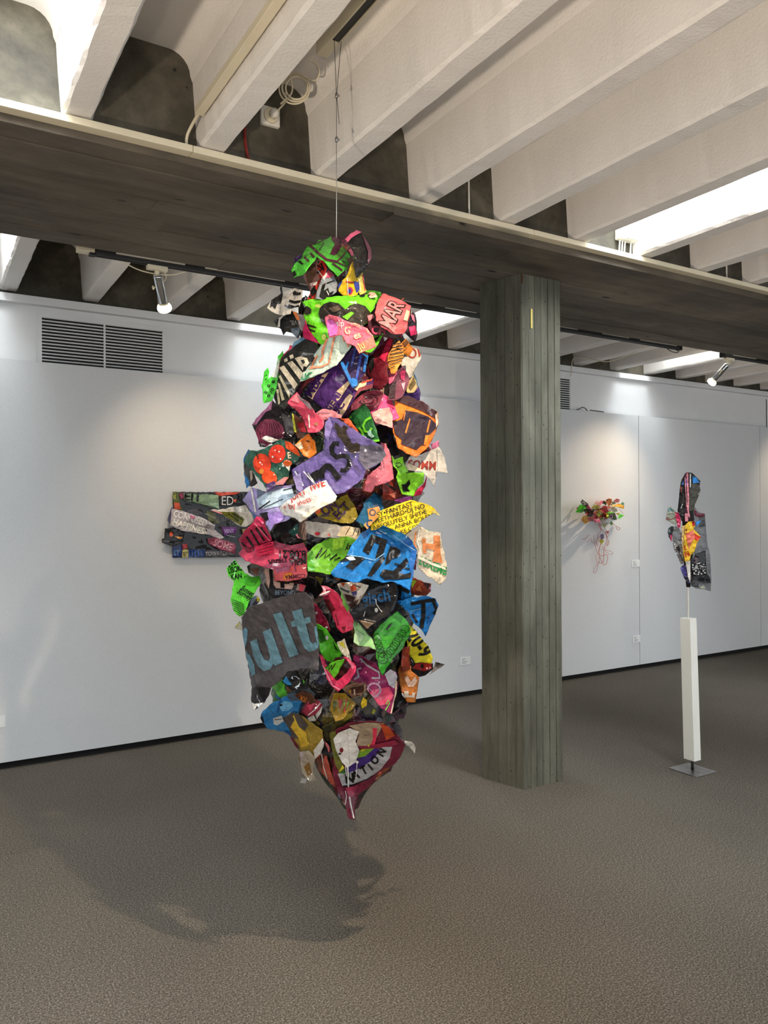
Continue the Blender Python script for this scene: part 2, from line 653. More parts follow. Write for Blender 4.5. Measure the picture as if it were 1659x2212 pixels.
def glyphs(text, bold):
    key = (text, bold)
    if key not in _glyph:
        cu = bpy.data.curves.new('lettering', 'FONT')
        cu.body = text
        cu.size = 1.0
        cu.resolution_u = 3
        cu.offset = bold
        ob = bpy.data.objects.new('lettering', cu)
        me = ob.to_mesh()
        me.calc_loop_triangles()
        _glyph[key] = [[(me.vertices[i].co.x, me.vertices[i].co.y) for i in t.vertices] for t in me.loop_triangles]
        ob.to_mesh_clear()
        bpy.data.objects.remove(ob)
        bpy.data.curves.remove(cu)
    return _glyph[key]


def T(text, x, y, size, ang, col, sx=1.0, bold=0.012, shear=0.0):
    return ('T', text, x, y, size, ang, col, sx, bold, shear)


def P(col, *pts):
    return ('P', col, pts)


def L(col, w, *pts):
    return ('L', col, w, pts)


def E(col, x, y, rx, ry=None, ang=0):
    ry = rx if ry is None else ry
    a = math.radians(ang)
    pts = []
    for i in range(14):
        t = 2 * math.pi * i / 14
        u, v = rx * math.cos(t), ry * math.sin(t)
        pts.append((x + u * math.cos(a) - v * math.sin(a), y + u * math.sin(a) + v * math.cos(a)))
    return ('P', col, tuple(pts))


def ring(col, w, x, y, rx, ry=None):
    ry = rx if ry is None else ry
    return ('L', col, w, tuple((x + rx * math.cos(2 * math.pi * i / 16), y + ry * math.sin(2 * math.pi * i / 16)) for i in range(17)))


def area2(p):
    return sum(p[i][0] * p[(i + 1) % len(p)][1] - p[(i + 1) % len(p)][0] * p[i][1] for i in range(len(p)))


def poly_tris(pts):
    t = tessellate_polygon([[Vector((x, y, 0)) for x, y in pts]])
    return [[pts[i] for i in tri] for tri in t]


def clip(poly, tri):
    """Sutherland-Hodgman of poly against a counter-clockwise triangle"""
    out = poly
    for i in range(3):
        ax, ay = tri[i]
        bx, by = tri[(i + 1) % 3]
        ex, ey = bx - ax, by - ay
        inp, out = out, []
        if not inp:
            return out
        pv = inp[-1]
        pd = ex * (pv[1] - ay) - ey * (pv[0] - ax)
        for q in inp:
            qd = ex * (q[1] - ay) - ey * (q[0] - ax)
            if qd >= 0:
                if pd < 0:
                    t = pd / (pd - qd)
                    out.append((pv[0] + (q[0] - pv[0]) * t, pv[1] + (q[1] - pv[1]) * t))
                out.append(q)
            elif pd >= 0:
                t = pd / (pd - qd)
                out.append((pv[0] + (q[0] - pv[0]) * t, pv[1] + (q[1] - pv[1]) * t))
            pv, pd = q, qd
    return out


def print_tris(pr, tf, sc):
    """triangles of one print in picture-plane coordinates"""
    kind = pr[0]
    tris = []
    if kind == 'T':
        _, text, x, y, size, ang, col, sx, bold, shear = pr
        a = math.radians(ang)
        ca, sa = math.cos(a), math.sin(a)
        for t in glyphs(text, bold):
            q = []
            for u, v in t:
                u = (u * sx + v * shear) * size
                v = v * size
                q.append(tf((x + u * ca - v * sa, y - u * sa - v * ca)))
            tris.append(q)
    elif kind == 'P':
        col = pr[1]
        tris = poly_tris([tf(p) for p in pr[2]])
    else:
        col, w, pts = pr[1], pr[2] * sc, [Vector(tf(p)) for p in pr[3]]
        le, ri = [], []
        for i, p in enumerate(pts):
            d = pts[min(i + 1, len(pts) - 1)] - pts[max(i - 1, 0)]
            if d.length < 1e-6:
                d = Vector((1, 0))
            d.normalize()
            nn = Vector((-d.y, d.x)) * (w / 2)
            le.append(p + nn)
            ri.append(p - nn)
        for i in range(len(pts) - 1):
            tris.append([tuple(le[i]), tuple(ri[i]), tuple(ri[i + 1])])
            tris.append([tuple(le[i]), tuple(ri[i + 1]), tuple(le[i + 1])])
    return col, tris


def grid_mesh(polys, g):
    bm = bmesh.new()
    cache = {}

    def vert(p):
        k = (round(p[0], 3), round(p[1], 3))
        if k not in cache:
            cache[k] = bm.verts.new((p[0], p[1], 0))
        return cache[k]
    for poly, mi in polys:
        vs_ = []
        for p in poly:
            v = vert(p)
            if not vs_ or (v is not vs_[-1]):
                vs_.append(v)
        if len(vs_) > 2 and vs_[0] is vs_[-1]:
            vs_.pop()
        if len(set(vs_)) < 3 or len(set(vs_)) != len(vs_):
            continue
        try:
            f = bm.faces.new(vs_)
            f.material_index = mi
        except ValueError:
            pass
    if not bm.verts:
        return bm
    xs = [v.co.x for v in bm.verts]
    ys = [v.co.y for v in bm.verts]
    for i, (a, b) in enumerate(((min(xs), max(xs)), (min(ys), max(ys)))):
        k0, k1 = math.floor(a / g), math.ceil(b / g)
        no = (1, 0, 0) if i == 0 else (0, 1, 0)
        for kq in range(k0 + 1, k1):
            co = (kq * g, 0, 0) if i == 0 else (0, kq * g, 0)
            bmesh.ops.bisect_plane(bm, geom=bm.verts[:] + bm.edges[:] + bm.faces[:], plane_co=co, plane_no=no, dist=1e-4)
    return bm


def ragged(pts, amp, rg, step):
    out = []
    n = len(pts)
    for i in range(n):
        a, b = Vector(pts[i]), Vector(pts[(i + 1) % n])
        d = b - a
        m = max(1, int(d.length / step))
        nn = Vector((-d.y, d.x)).normalized() if d.length > 1e-6 else Vector((0, 0))
        for kq in range(m):
            t = kq / m
            j = 0 if kq == 0 else rg.uniform(-amp, amp)
            out.append(tuple(a + d * t + nn * j))
    return out


def sheet(parent, name, col, pts, mapper, prints=(), tf=lambda p: p, sc=1.0, g=7.0, seed=0, rag=1.1, ragstep=7.0, gloss=0.75, thick=0.0016, toward=None, lift0=0.0032, label=None):
    """one sheet of paper: outline and prints in a flat frame, carried into the room by mapper(x, y, out)"""
    rg = random.Random(seed)
    base = [tf(p) for p in pts]
    if area2(base) < 0:
        base = base[::-1]
    base = ragged(base, rag, rg, ragstep)
    tris = poly_tris(base)
    tris = [t if area2(t) > 0 else t[::-1] for t in tris]
    bm = grid_mesh([(t, 0) for t in tris], g)
    for v in bm.verts:
        v.co = mapper(v.co.x, v.co.y, 0.0)
    bmesh.ops.recalc_face_normals(bm, faces=bm.faces[:])
    bm.normal_update()
    s = 0.0
    for f in bm.faces:
        s += f.normal.dot((toward if toward is not None else (CAM - f.calc_center_median()))) * f.calc_area()
    if s < 0:
        bmesh.ops.reverse_faces(bm, faces=bm.faces[:])
    for f in bm.faces:
        f.smooth = True
    me = bpy.data.meshes.new(name)
    bm.to_mesh(me)
    bm.free()
    me.materials.append(paper(col, gloss))
    o = bpy.data.objects.new(name, me)
    COL.objects.link(o)
    attach(o, parent)
    md = o.modifiers.new('thickness', 'SOLIDIFY')
    md.thickness = thick
    md.offset = -1
    if label:
        o['label'] = label
    if prints:
        cols, polys_by = [], []
        bbs = [(min(p[0] for p in t), max(p[0] for p in t), min(p[1] for p in t), max(p[1] for p in t)) for t in tris]
        V, Fc, Mi = [], [], []
        for li, pr in enumerate(prints):
            c, pt = print_tris(pr, tf, sc)
            polys = []
            for t in pt:
                x0, x1 = min(p[0] for p in t), max(p[0] for p in t)
                y0, y1 = min(p[1] for p in t), max(p[1] for p in t)
                for bt, bb in zip(tris, bbs):
                    if bb[0] > x1 or bb[1] < x0 or bb[2] > y1 or bb[3] < y0:
                        continue
                    q = clip(t if area2(t) > 0 else t[::-1], bt)
                    if len(q) >= 3 and abs(area2(q)) > 0.02:
                        polys.append((q, 0))
            if not polys:
                continue
            if c not in cols:
                cols.append(c)
            pb = grid_mesh(polys, g)
            off = lift0 + 0.0005 * li
            n0 = len(V)
            pb.verts.index_update()
            V += [mapper(v.co.x, v.co.y, off) for v in pb.verts]
            for f in pb.faces:
                Fc.append(tuple(n0 + v.index for v in f.verts))
                Mi.append(cols.index(c))
            pb.free()
        if V:
            # face the same way as the sheet
            fixed = []
            for f in Fc:
                a, b_, c_ = V[f[0]], V[f[1]], V[f[2]]
                nn = (b_ - a).cross(c_ - a)
                fixed.append(f if nn.dot(toward if toward is not None else (CAM - a)) >= 0 else f[::-1])
            pm_ = bpy.data.meshes.new('print')
            pm_.from_pydata([tuple(v) for v in V], [], fixed)
            for c in cols:
                pm_.materials.append(paper(c, gloss))
            pm_.polygons.foreach_set('material_index', Mi)
            pm_.polygons.foreach_set('use_smooth', [True] * len(pm_.polygons))
            pm_.update()
            po = bpy.data.objects.new('print', pm_)
            COL.objects.link(po)
            attach(po, o)
    return o


def crumple(x, y, seed, lam, amp):
    v = Vector((x / lam + seed * 3.7, y / lam - seed * 1.9, seed * 0.37))
    a = noise.noise(v)
    b = noise.noise(v * 2.1 + Vector((5, 1, 2)))
    return amp * ((0.5 - abs(a) * 2.0) + 0.45 * (0.5 - abs(b) * 2.0))


def make_folds(seed, rad, slope, n):
    rg = random.Random(seed * 7 + 3)
    fl = []
    for _ in range(n):
        a = rg.uniform(0, math.pi)
        fl.append((math.cos(a), math.sin(a), rg.uniform(-.75, .75) * rad, rg.choice((-1, 1)) * rg.uniform(.4, 1.0) * slope))
    return fl


def fold_height(fl, dx, dy):
    h = 0.0
    for nx, ny, c, a in fl:
        h += a * (abs(nx * dx + ny * dy - c) - abs(c))
    return h


# ------------------------------------------------------------------ the hanging sculpture
SC_D = 2.808
SIL = [(498, 745, 790), (530, 690, 800), (560, 640, 800), (610, 655, 795), (650, 600, 900), (700, 600, 902), (760, 610, 902), (820, 572, 900),
       (900, 548, 942), (980, 532, 948), (1050, 525, 945), (1100, 520, 945), (1180, 516, 952), (1250, 506, 955), (1330, 515, 942),
       (1400, 528, 932), (1480, 550, 905), (1530, 575, 895), (1600, 615, 885), (1650, 655, 870), (1700, 705, 805), (1740, 735, 780), (1772, 750, 766)]


def sil(y):
    if y <= SIL[0][0]:
        return SIL[0][1:]
    for a, b in zip(SIL, SIL[1:]):
        if y <= b[0]:
            t = (y - a[0]) / (b[0] - a[0])
            return a[1] + (b[1] - a[1]) * t, a[2] + (b[2] - a[2]) * t
    return SIL[-1][1:]


PX = SC_D / F_PX
sculpt = thing('hanging_paper_sculpture', at_depth(757, 1770, SC_D), 'tall colourful sculpture of lacquered poster scraps hanging from a ceiling wire', 'sculpture')


def body(x, y):
    """distance from the axis plane towards the viewer of the bulging body (metres)"""
    l, r = sil(y)
    c, h = (l + r) / 2, (r - l) / 2
    t = max(-1.0, min(1.0, (x - c) / max(h, 1)))
    return 0.78 * min(h, 190) * PX * math.sqrt(max(0.0, 1 - 0.92 * t * t))


# irregular inner core that the scraps are glued to
V, Fq = [], []
NA, NZ = 40, 70
for j in range(NZ + 1):
    y = 515 + (1745 - 515) * j / NZ
    l, r = sil(y)
    c, h = (l + r) / 2, (r - l) / 2
    h *= 0.52 + 0.48 * max(0.0, min(1.0, (y - 665) / 110.0))
    for i in range(NA):
        t = 2 * math.pi * i / NA
        q = 1 + 0.22 * noise.noise(Vector((math.cos(t) * 1.6, math.sin(t) * 1.6, y / 70.0))) + 0.12 * noise.noise(Vector((math.cos(t) * 5, math.sin(t) * 5, y / 24.0)))
        rx = h * 0.74 * q
        rd = min(h, 190) * 0.70 * PX * q
        V.append(at_depth(c + rx * math.cos(t), y, SC_D) + (Vector((-FW.x, -FW.y, 0)).normalized()) * (rd * math.sin(t)))
for j in range(NZ):
    for i in range(NA):
        k2 = (i + 1) % NA
        Fq.append((j * NA + i, j * NA + k2, (j + 1) * NA + k2, (j + 1) * NA + i))
Fq.append(tuple(range(NA)))
Fq.append(tuple(NZ * NA + i for i in range(NA - 1, -1, -1)))


def core_mat():
    m, nt, b = new_mat('layered_scrap_core')
    v = coords(nt, (1, 1, 0.8))
    vo = tex(nt, v, 'ShaderNodeTexVoronoi', i_Scale=17.0)
    sep = nt.nodes.new('ShaderNodeSeparateColor')
    nt.links.new(vo.outputs['Color'], sep.inputs[0])
    cs = [(12, 10, 14), (60, 14, 30), (18, 16, 20), (70, 62, 24), (20, 40, 24), (14, 14, 18), (96, 40, 20), (22, 20, 40), (10, 10, 12), (120, 96, 84), (16, 14, 16), (80, 20, 50)]
    r = nt.nodes.new('ShaderNodeValToRGB')
    r.color_ramp.interpolation = 'CONSTANT'
    el = r.color_ramp.elements
    while len(el) < len(cs):
        el.new(0.5)
    for i, (e, c) in enumerate(zip(el, cs)):
        e.position = i / len(cs)
        e.color = (*lin(c), 1)
    nt.links.new(sep.outputs[0], r.inputs[0])
    nt.links.new(r.outputs[0], b.inputs['Base Color'])
    b.inputs['Roughness'].default_value = 0.35
    b.inputs['Coat Weight'].default_value = 0.6
    b.inputs['Coat Roughness'].default_value = 0.1
    n = tex(nt, v, i_Scale=30.0, i_Detail=4.0, i_Distortion=1.0)
    add_bump(nt, b, n.outputs[0], 0.8, 0.03)
    return m


link('core', V, Fq, core_mat(), sculpt, smooth=False)

# unseen-side and gap-filling scraps all the way round
PAL = [(225, 80, 110), (95, 205, 50), (28, 26, 30), (90, 60, 140), (205, 40, 80), (230, 130, 45), (30, 120, 190), (205, 200, 190), (215, 190, 45), (70, 20, 40),
       (24, 22, 24), (120, 30, 60), (40, 100, 60), (150, 130, 40), (165, 150, 205), (20, 20, 30), (60, 55, 60), (190, 95, 75)]
rs = random.Random(21)
BK = Vector((-FW.x, -FW.y, 0)).normalized()      # towards the viewer
SD = Vector((RT.x, RT.y, 0)).normalized()
AX = at_depth(735, 1106, SC_D)


def round_scrap(y, th, size, seed, inset):
    rg = random.Random(seed)
    l, r = sil(y)
    c, h = (l + r) / 2, (r - l) / 2
    rx = h * PX * inset
    rd = min(h, 190) * PX * 0.78 * inset
    ctr = at_depth(c, y, SC_D) + SD * (rx * math.cos(th)) + BK * (rd * math.sin(th))
    nrm = (SD * (math.cos(th) / max(rx, 0.02)) + BK * (math.sin(th) / max(rd, 0.02))).normalized()
    nrm = (nrm + Vector((rg.uniform(-.45, .45), rg.uniform(-.45, .45), rg.uniform(-.5, .5)))).normalized()
    u = nrm.cross(Vector((0, 0, 1))).normalized()
    a = rg.uniform(0, 6.28)
    w = nrm.cross(u)
    u, w = u * math.cos(a) + w * math.sin(a), w * math.cos(a) - u * math.sin(a)
    m = rg.randint(5, 8)
    pts = []
    for i in range(m):
        t = 2 * math.pi * (i + rg.uniform(-.25, .25)) / m
        rr = size * rg.uniform(0.65, 1.15)
        pts.append((rr * math.cos(t) * 1.15 * 1000, rr * math.sin(t) * 0.85 * 1000))
    k1_, k2_ = rg.uniform(-2.2, 0.6), rg.uniform(-2.2, 0.6)
    fl = make_folds(seed, size, .30, 5)

    def mp(x, y2, out):
        xx, y3 = x / 1000, y2 / 1000
        hgt = crumple(x, y2, seed % 97, 70, 0.006) + fold_height(fl, xx, y3) + k1_ * xx * xx + k2_ * y3 * y3 + out
        return ctr + u * xx + w * y3 + nrm * hgt
    col = rg.choice(PAL)
    c2 = rg.choice(PAL)
    prs = []
    kind = rg.random()
    if kind < 0.45:
        for i in range(rg.randint(3, 4)):
            o_ = rg.uniform(-0.6, 0.6) * size * 1000
            prs.append(L(c2, rg.uniform(8, 26), (-size * 900, o_), (0, o_ + rg.uniform(-20, 20)), (size * 900, o_ + rg.uniform(-30, 30))))
    elif kind < 0.75:
        for i in range(rg.choice((1, 3))):
            prs.append(E(c2, rg.uniform(-.5, .5) * size * 1000, rg.uniform(-.5, .5) * size * 1000, rg.uniform(12, 40), rg.uniform(12, 30)))
    sheet(sculpt, 'paper_scrap', col, pts, mp, prs, g=16.0, seed=seed, rag=2.2, ragstep=14, toward=nrm, thick=0.0014)


ns = 0
for row in range(14):
    y = 705 + row * 66
    for i in range(9):
        th = 2 * math.pi * (i + 0.5 * (row % 2)) / 9 + rs.uniform(-.2, .2)
        front = math.sin(th) > 0.35
        yy2 = y + rs.uniform(-22, 22)
        l, r = sil(yy2)
        hw = (r - l) / 2 * PX
        round_scrap(yy2, th, min(0.115, 0.05 + 0.22 * hw) * rs.uniform(0.8, 1.15), 1000 + ns, 0.62 if front else (rs.uniform(0.56, 0.68) if abs(math.cos(th)) > .55 else rs.uniform(0.68, 0.84)))
        ns += 1

ZR = {1: (480, 490), 2: (480, 830), 3: (480, 1170), 4: (480, 1420)}
ZS = 520.0 / 1659.0
CNT = [0]


def S(reg, col, lift, pts, prints=(), tilt=None, amp=0.009, lam=42, curl=None, wrap=0.85, gloss=0.75, label=None, rag=1.3, slope=None):
    """one traced poster scrap; lift = layer height above the body surface (m), tilt = slope in x and y"""
    ox, oy = ZR[reg]
    tf = lambda p: (ox + p[0] * ZS, oy + p[1] * ZS)
    q = [tf(p) for p in pts]
    cx_ = sum(p[0] for p in q) / len(q)
    cy_ = sum(p[1] for p in q) / len(q)
    CNT[0] += 1
    sd = CNT[0]
    rg = random.Random(500 + sd)
    if tilt is None:
        tilt = (rg.uniform(-.35, .35), rg.uniform(-.35, .35))
    if curl is None:
        curl = rg.uniform(-2.0, 1.2)
    b0 = body(cx_, cy_)
    rad = max(math.hypot(p[0] - cx_, p[1] - cy_) for p in q) * PX

    fl = make_folds(sd, rad, (.14 + 18 * amp) if slope is None else slope, 6)

    def mp(x, y, out):
        dx, dy = (x - cx_) * PX, (y - cy_) * PX
        r2 = (dx * dx + dy * dy)
        f = b0 + wrap * (body(x, y) - b0) + lift * .62 + tilt[0] * dx + tilt[1] * dy - curl * r2 + crumple(x, y, sd, lam, amp * .7) + fold_height(fl, dx, dy) + out
        return at_depth(x, y, SC_D - f)
    return sheet(sculpt, 'paper_sheet', col, pts, mp, prints, tf=tf, sc=ZS, g=5.0, seed=sd, rag=rag, gloss=gloss, label=label)
BLK = (13, 12, 15)
INK = (8, 7, 10)
GRN = (100, 212, 40)
CRM = (226, 196, 158)
WHT = (226, 224, 220)
BLU = (24, 128, 212)
PNK = (228, 96, 118)
MAR = (88, 22, 56)

# --- head
S(1, BLK, .10, [(848, 85), (885, 45), (925, 22), (960, 35), (985, 80), (1005, 110), (1025, 150), (1030, 215), (1010, 260), (975, 305), (940, 345), (925, 355), (918, 300), (915, 230), (905, 170), (870, 120)],
  [P((224, 104, 142), (848, 85), (885, 45), (925, 22), (962, 36), (950, 42), (912, 62), (885, 82), (865, 108)), P((96, 52, 72), (960, 35), (1005, 110), (1025, 150), (1030, 215), (1010, 260), (1002, 240), (1004, 170), (985, 110))],
  tilt=(-.15, 0), curl=-1, slope=.15, label='glossy black scrap with a pink edge')
S(1, (60, 30, 90), .0, [(485, 280), (500, 210), (540, 190), (560, 240), (500, 320)], tilt=(.3, 0))
S(1, (138, 98, 92), .02, [(552, 300), (640, 235), (662, 205), (700, 240), (715, 290), (690, 330), (650, 390), (605, 450), (585, 400), (560, 350)],
  [P((96, 62, 46), (570, 300), (640, 250), (645, 310), (610, 400), (585, 380)), P((196, 176, 186), (600, 390), (640, 380), (620, 430))], tilt=(.2, .2))
S(1, (178, 38, 34), .03, [(655, 210), (700, 235), (722, 290), (690, 350), (640, 352), (630, 290)],
  [L(INK, 12, (650, 260), (690, 290), (650, 320)), L(INK, 9, (680, 250), (700, 300)), E(INK, 655, 240, 14), L(WHT, 5, (660, 300), (690, 340))])
S(1, (206, 52, 40), .03, [(585, 500), (630, 390), (690, 345), (672, 430), (640, 505)],
  [P(INK, (600, 440), (640, 400), (650, 450), (620, 480)), P(WHT, (620, 375), (660, 365), (650, 400), (625, 405)), P(INK, (590, 480), (612, 470), (615, 495))])
S(1, (150, 158, 168), .05, [(730, 280), (770, 330), (795, 390), (792, 445), (740, 480), (690, 502), (640, 492), (655, 430), (690, 340)],
  [P((236, 86, 126), (715, 315), (735, 300), (770, 335), (740, 350), (700, 350)), P((214, 210, 206), (690, 350), (715, 300), (725, 330), (700, 370)),
   P(INK, (670, 480), (690, 400), (715, 385), (700, 440), (730, 420), (740, 455), (770, 440), (755, 478), (700, 500)), L(INK, 8, (720, 390), (770, 370)), L(WHT, 6, (720, 440), (735, 470))], tilt=(-.2, .3), label='silver grey scrap with a hot pink splash')
S(1, (222, 186, 36), .04, [(800, 400), (850, 350), (872, 300), (900, 240), (917, 330), (940, 380), (945, 430), (930, 470), (840, 480), (800, 440)],
  [P((44, 62, 160), (790, 372), (830, 375), (812, 410), (798, 430)), P((44, 62, 160), (905, 375), (942, 380), (948, 440), (925, 455), (915, 420)), E((196, 40, 96), 880, 440, 22, 26), E((44, 62, 160), 878, 442, 12, 16), L(WHT, 6, (862, 350), (868, 470)), L((170, 40, 40), 9, (850, 378), (905, 385))], tilt=(.25, 0))
S(1, (214, 200, 96), .01, [(925, 355), (970, 310), (980, 390), (995, 445), (950, 468), (930, 420)], [L((180, 60, 70), 7, (968, 330), (985, 440)), L((230, 226, 180), 10, (945, 360), (955, 450))])
S(1, (226, 190, 172), .0, [(1000, 470), (1015, 448), (1050, 452), (1070, 480), (1020, 490)])
S(1, (88, 206, 66), .07, [(475, 300), (500, 250), (545, 215), (565, 165), (600, 120), (640, 125), (665, 90), (720, 85), (755, 60), (800, 65), (850, 90), (890, 150), (915, 190), (905, 260), (850, 300), (800, 345), (770, 310), (735, 280), (705, 240), (650, 205), (640, 230), (590, 285), (555, 332), (490, 350)],
  [P(MAR, (755, 58), (800, 62), (850, 88), (890, 150), (915, 190), (900, 230), (880, 190), (850, 160), (826, 130), (800, 180), (772, 198), (742, 186), (776, 118), (752, 84)),
   P((104, 178, 60), (790, 190), (826, 132), (852, 160), (812, 218), (780, 208)), P((206, 110, 140), (860, 140), (888, 150), (912, 190), (890, 205)),
   L(MAR, 17, (600, 122), (660, 178), (720, 225), (790, 240)), L(MAR, 11, (790, 240), (830, 205), (850, 175)), L(MAR, 11, (760, 250), (830, 300)), L(MAR, 9, (790, 240), (860, 275)), L(MAR, 9, (830, 232), (850, 250)),
   P(MAR, (560, 212), (570, 200), (600, 232), (592, 246)), P(MAR, (600, 182), (614, 176), (640, 206), (628, 214)), P(BLK, (520, 240), (534, 232), (560, 252), (552, 264)), P(BLK, (478, 318), (500, 300), (512, 330), (490, 350)), L(MAR, 8, (655, 112), (700, 90)), L(BLK, 7, (700, 108), (668, 160)),
   L(INK, 8, (800, 345), (850, 300)), L(MAR, 8, (860, 215), (890, 270)), P((96, 58, 52), (872, 215), (908, 200), (905, 262), (860, 300), (872, 250))],
  tilt=(-.1, .45), amp=.011, label='green scrap with dark maroon block lettering at the top')
# --- left wing
S(1, (204, 200, 194), .0, [(310, 558), (340, 500), (405, 460), (398, 425), (408, 398), (420, 450), (470, 430), (500, 422), (552, 435), (545, 500), (530, 552), (480, 560), (470, 600), (420, 612), (360, 592)],
  [P(BLK, (330, 562), (338, 505), (395, 465), (398, 425), (408, 398), (418, 470), (405, 528), (378, 530), (365, 572), (345, 545)), L(INK, 18, (462, 508), (500, 520), (545, 512)), L(INK, 22, (455, 545), (500, 556), (532, 548)), P(INK, (485, 452), (500, 440), (520, 452), (545, 450), (540, 470), (490, 470)), L((70, 90, 130), 8, (430, 540), (460, 560))],
  tilt=(-.3, -.2), amp=.014, lam=28, label='torn white scrap with black marks on the left shoulder')
S(1, BLK, .02, [(355, 650), (430, 600), (460, 575), (530, 600), (570, 650), (555, 720), (520, 770), (480, 730), (440, 720), (420, 745), (405, 705), (380, 690)],
  [T('AVIL', 540, 640, 46, 186, (150, 146, 146), .8, .0), P((206, 202, 198), (365, 575), (470, 590), (440, 600), (400, 640), (398, 690), (380, 690), (390, 640)), P((70, 84, 100), (470, 700), (540, 690), (520, 768), (480, 730)), L((190, 110, 60), 22, (490, 570), (525, 640))], tilt=(.2, .2))
S(1, (128, 118, 124), .03, [(520, 600), (572, 612), (582, 670), (562, 740), (528, 690)], [L((206, 120, 60), 14, (510, 600), (530, 640))])
S(1, (208, 24, 96), .06, [(555, 722), (572, 640), (600, 720), (640, 770), (678, 812), (620, 790), (560, 768)], tilt=(.4, -.2), label='thin magenta triangle')
S(1, (104, 152, 188), .0, [(470, 850), (500, 790), (560, 760), (592, 775), (520, 830)])
# --- green heart sheet
S(1, (108, 214, 28), .05, [(548, 520), (600, 500), (700, 490), (800, 475), (900, 478), (1000, 465), (1062, 465), (1072, 492), (1050, 560), (1024, 590), (1000, 660), (960, 700), (880, 690), (800, 720), (720, 795), (680, 812), (620, 740), (575, 660), (560, 600), (580, 560)],
  [P((34, 28, 22), (663, 600), (672, 560), (700, 530), (745, 516), (800, 526), (850, 570), (880, 540), (930, 526), (985, 545), (1024, 592), (1002, 640), (985, 680), (905, 690), (800, 712), (720, 690), (680, 650)),
   P((108, 214, 28), (828, 618), (888, 585), (910, 594), (862, 642)), P((34, 28, 22), (552, 548), (590, 548), (616, 570), (612, 598), (580, 608), (562, 596)),
   E(INK, 965, 474, 20, 9), E(INK, 1022, 474, 20, 10), P(INK, (585, 668), (645, 690), (645, 700), (590, 684)), P(INK, (590, 695), (640, 718), (640, 730), (600, 712)), E((206, 224, 110), 660, 545, 22, 12), E((206, 224, 110), 700, 760, 16, 22),
   L((120, 100, 80), 4, (700, 560), (740, 600)), P((86, 74, 60), (730, 560), (800, 540), (820, 570), (770, 590))],
  tilt=(.0, .1), amp=.006, curl=-.4, label='bright green sheet with two black heart shaped lobes')
S(1, (72, 210, 30), .03, [(565, 852), (600, 802), (650, 790), (668, 832), (620, 862), (590, 872)], [L(INK, 5, (590, 830), (620, 812), (640, 845)), L(INK, 5, (600, 850), (650, 815))])
S(1, (110, 215, 40), .02, [(985, 860), (1040, 740), (1110, 735), (1060, 830), (1020, 868)], [P(INK, (1040, 770), (1090, 750), (1060, 790))])
# --- black WIR sheet and skull sheet
S(1, (30, 32, 32), .03, [(385, 1010), (400, 920), (450, 860), (500, 820), (570, 780), (640, 800), (662, 830), (640, 900), (590, 960), (560, 1010), (540, 1060), (510, 1120), (470, 1190), (430, 1262), (385, 1235), (355, 1180), (378, 1090)],
  [P((196, 188, 170), (424, 912), (446, 902), (452, 924), (430, 934)), P((196, 188, 170), (462, 888), (486, 878), (494, 900), (470, 912)),
   P((196, 188, 170), (392, 970), (425, 955), (520, 1085), (498, 1120)), P((196, 188, 170), (448, 938), (482, 924), (560, 1010), (540, 1058)),
   P((196, 188, 170), (500, 905), (540, 892), (585, 905), (600, 940), (580, 965), (560, 960), (556, 990)), P((30, 32, 32), (540, 918), (562, 915), (572, 935), (556, 945)),
   P((160, 158, 136), (388, 1030), (402, 1020), (470, 1150), (462, 1180)), P((160, 158, 136), (382, 1075), (396, 1080), (430, 1190), (410, 1200)), P((160, 158, 136), (372, 1120), (388, 1120), (400, 1215), (386, 1225))],
  tilt=(-.35, 0), amp=.006, label='black sheet with large cream letters WIR')
S(1, (84, 222, 70), .0, [(270, 1095), (285, 1040), (290, 1000), (315, 970), (325, 1000), (315, 1050), (340, 1030), (375, 960), (385, 890), (415, 855), (420, 880), (395, 930), (388, 990), (382, 1080), (362, 1150), (345, 1200), (285, 1215), (278, 1140)],
  [P((214, 222, 210), (340, 1035), (376, 962), (388, 905), (396, 930), (388, 990), (375, 1040)), ring(INK, 5, 320, 1095, 9, 8), ring(INK, 5, 352, 1068, 9, 8), ring(INK, 5, 300, 1140, 8), ring(INK, 5, 345, 1120, 8), E(INK, 322, 1097, 4), E(INK, 353, 1070, 4), ring(INK, 5, 320, 1165, 8), L(INK, 5, (296, 1030), (310, 1020)), L(INK, 5, (295, 1055), (305, 1045)), L(INK, 5, (330, 1130), (340, 1145))],
  tilt=(-.4, 0), amp=.012, lam=30, label='green scrap with small black faces at the left edge')
# --- right shoulder
S(1, (64, 22, 38), .02, [(1000, 612), (1060, 600), (1100, 690), (1150, 730), (1250, 735), (1200, 770), (1110, 748), (1040, 744), (1010, 690)],
  [T('CH', 1026, 734, 78, -6, (214, 70, 104), .9, .03), P((220, 120, 130), (1000, 612), (1040, 598), (1050, 625), (1010, 650))])
S(1, (40, 22, 34), .0, [(1285, 555), (1330, 600), (1340, 680), (1347, 740), (1330, 792), (1290, 762), (1260, 732), (1275, 700)],
  [P((228, 56, 112), (1285, 690), (1330, 680), (1342, 740), (1300, 752)), P((198, 110, 140), (1298, 600), (1322, 610), (1328, 660), (1310, 640)), P((220, 205, 190), (1300, 550), (1312, 570), (1304, 600))], tilt=(.5, 0))
S(1, (98, 12, 32), .01, [(1000, 905), (1060, 850), (1140, 770), (1182, 740), (1175, 830), (1147, 900), (1140, 1000), (1150, 1060), (1100, 1122), (1040, 1112), (1000, 1000)],
  [P((176, 22, 64), (1085, 905), (1150, 765), (1172, 775), (1160, 830), (1120, 930)), P(INK, (1000, 900), (1040, 870), (1050, 960), (1020, 1010))], tilt=(.3, 0))
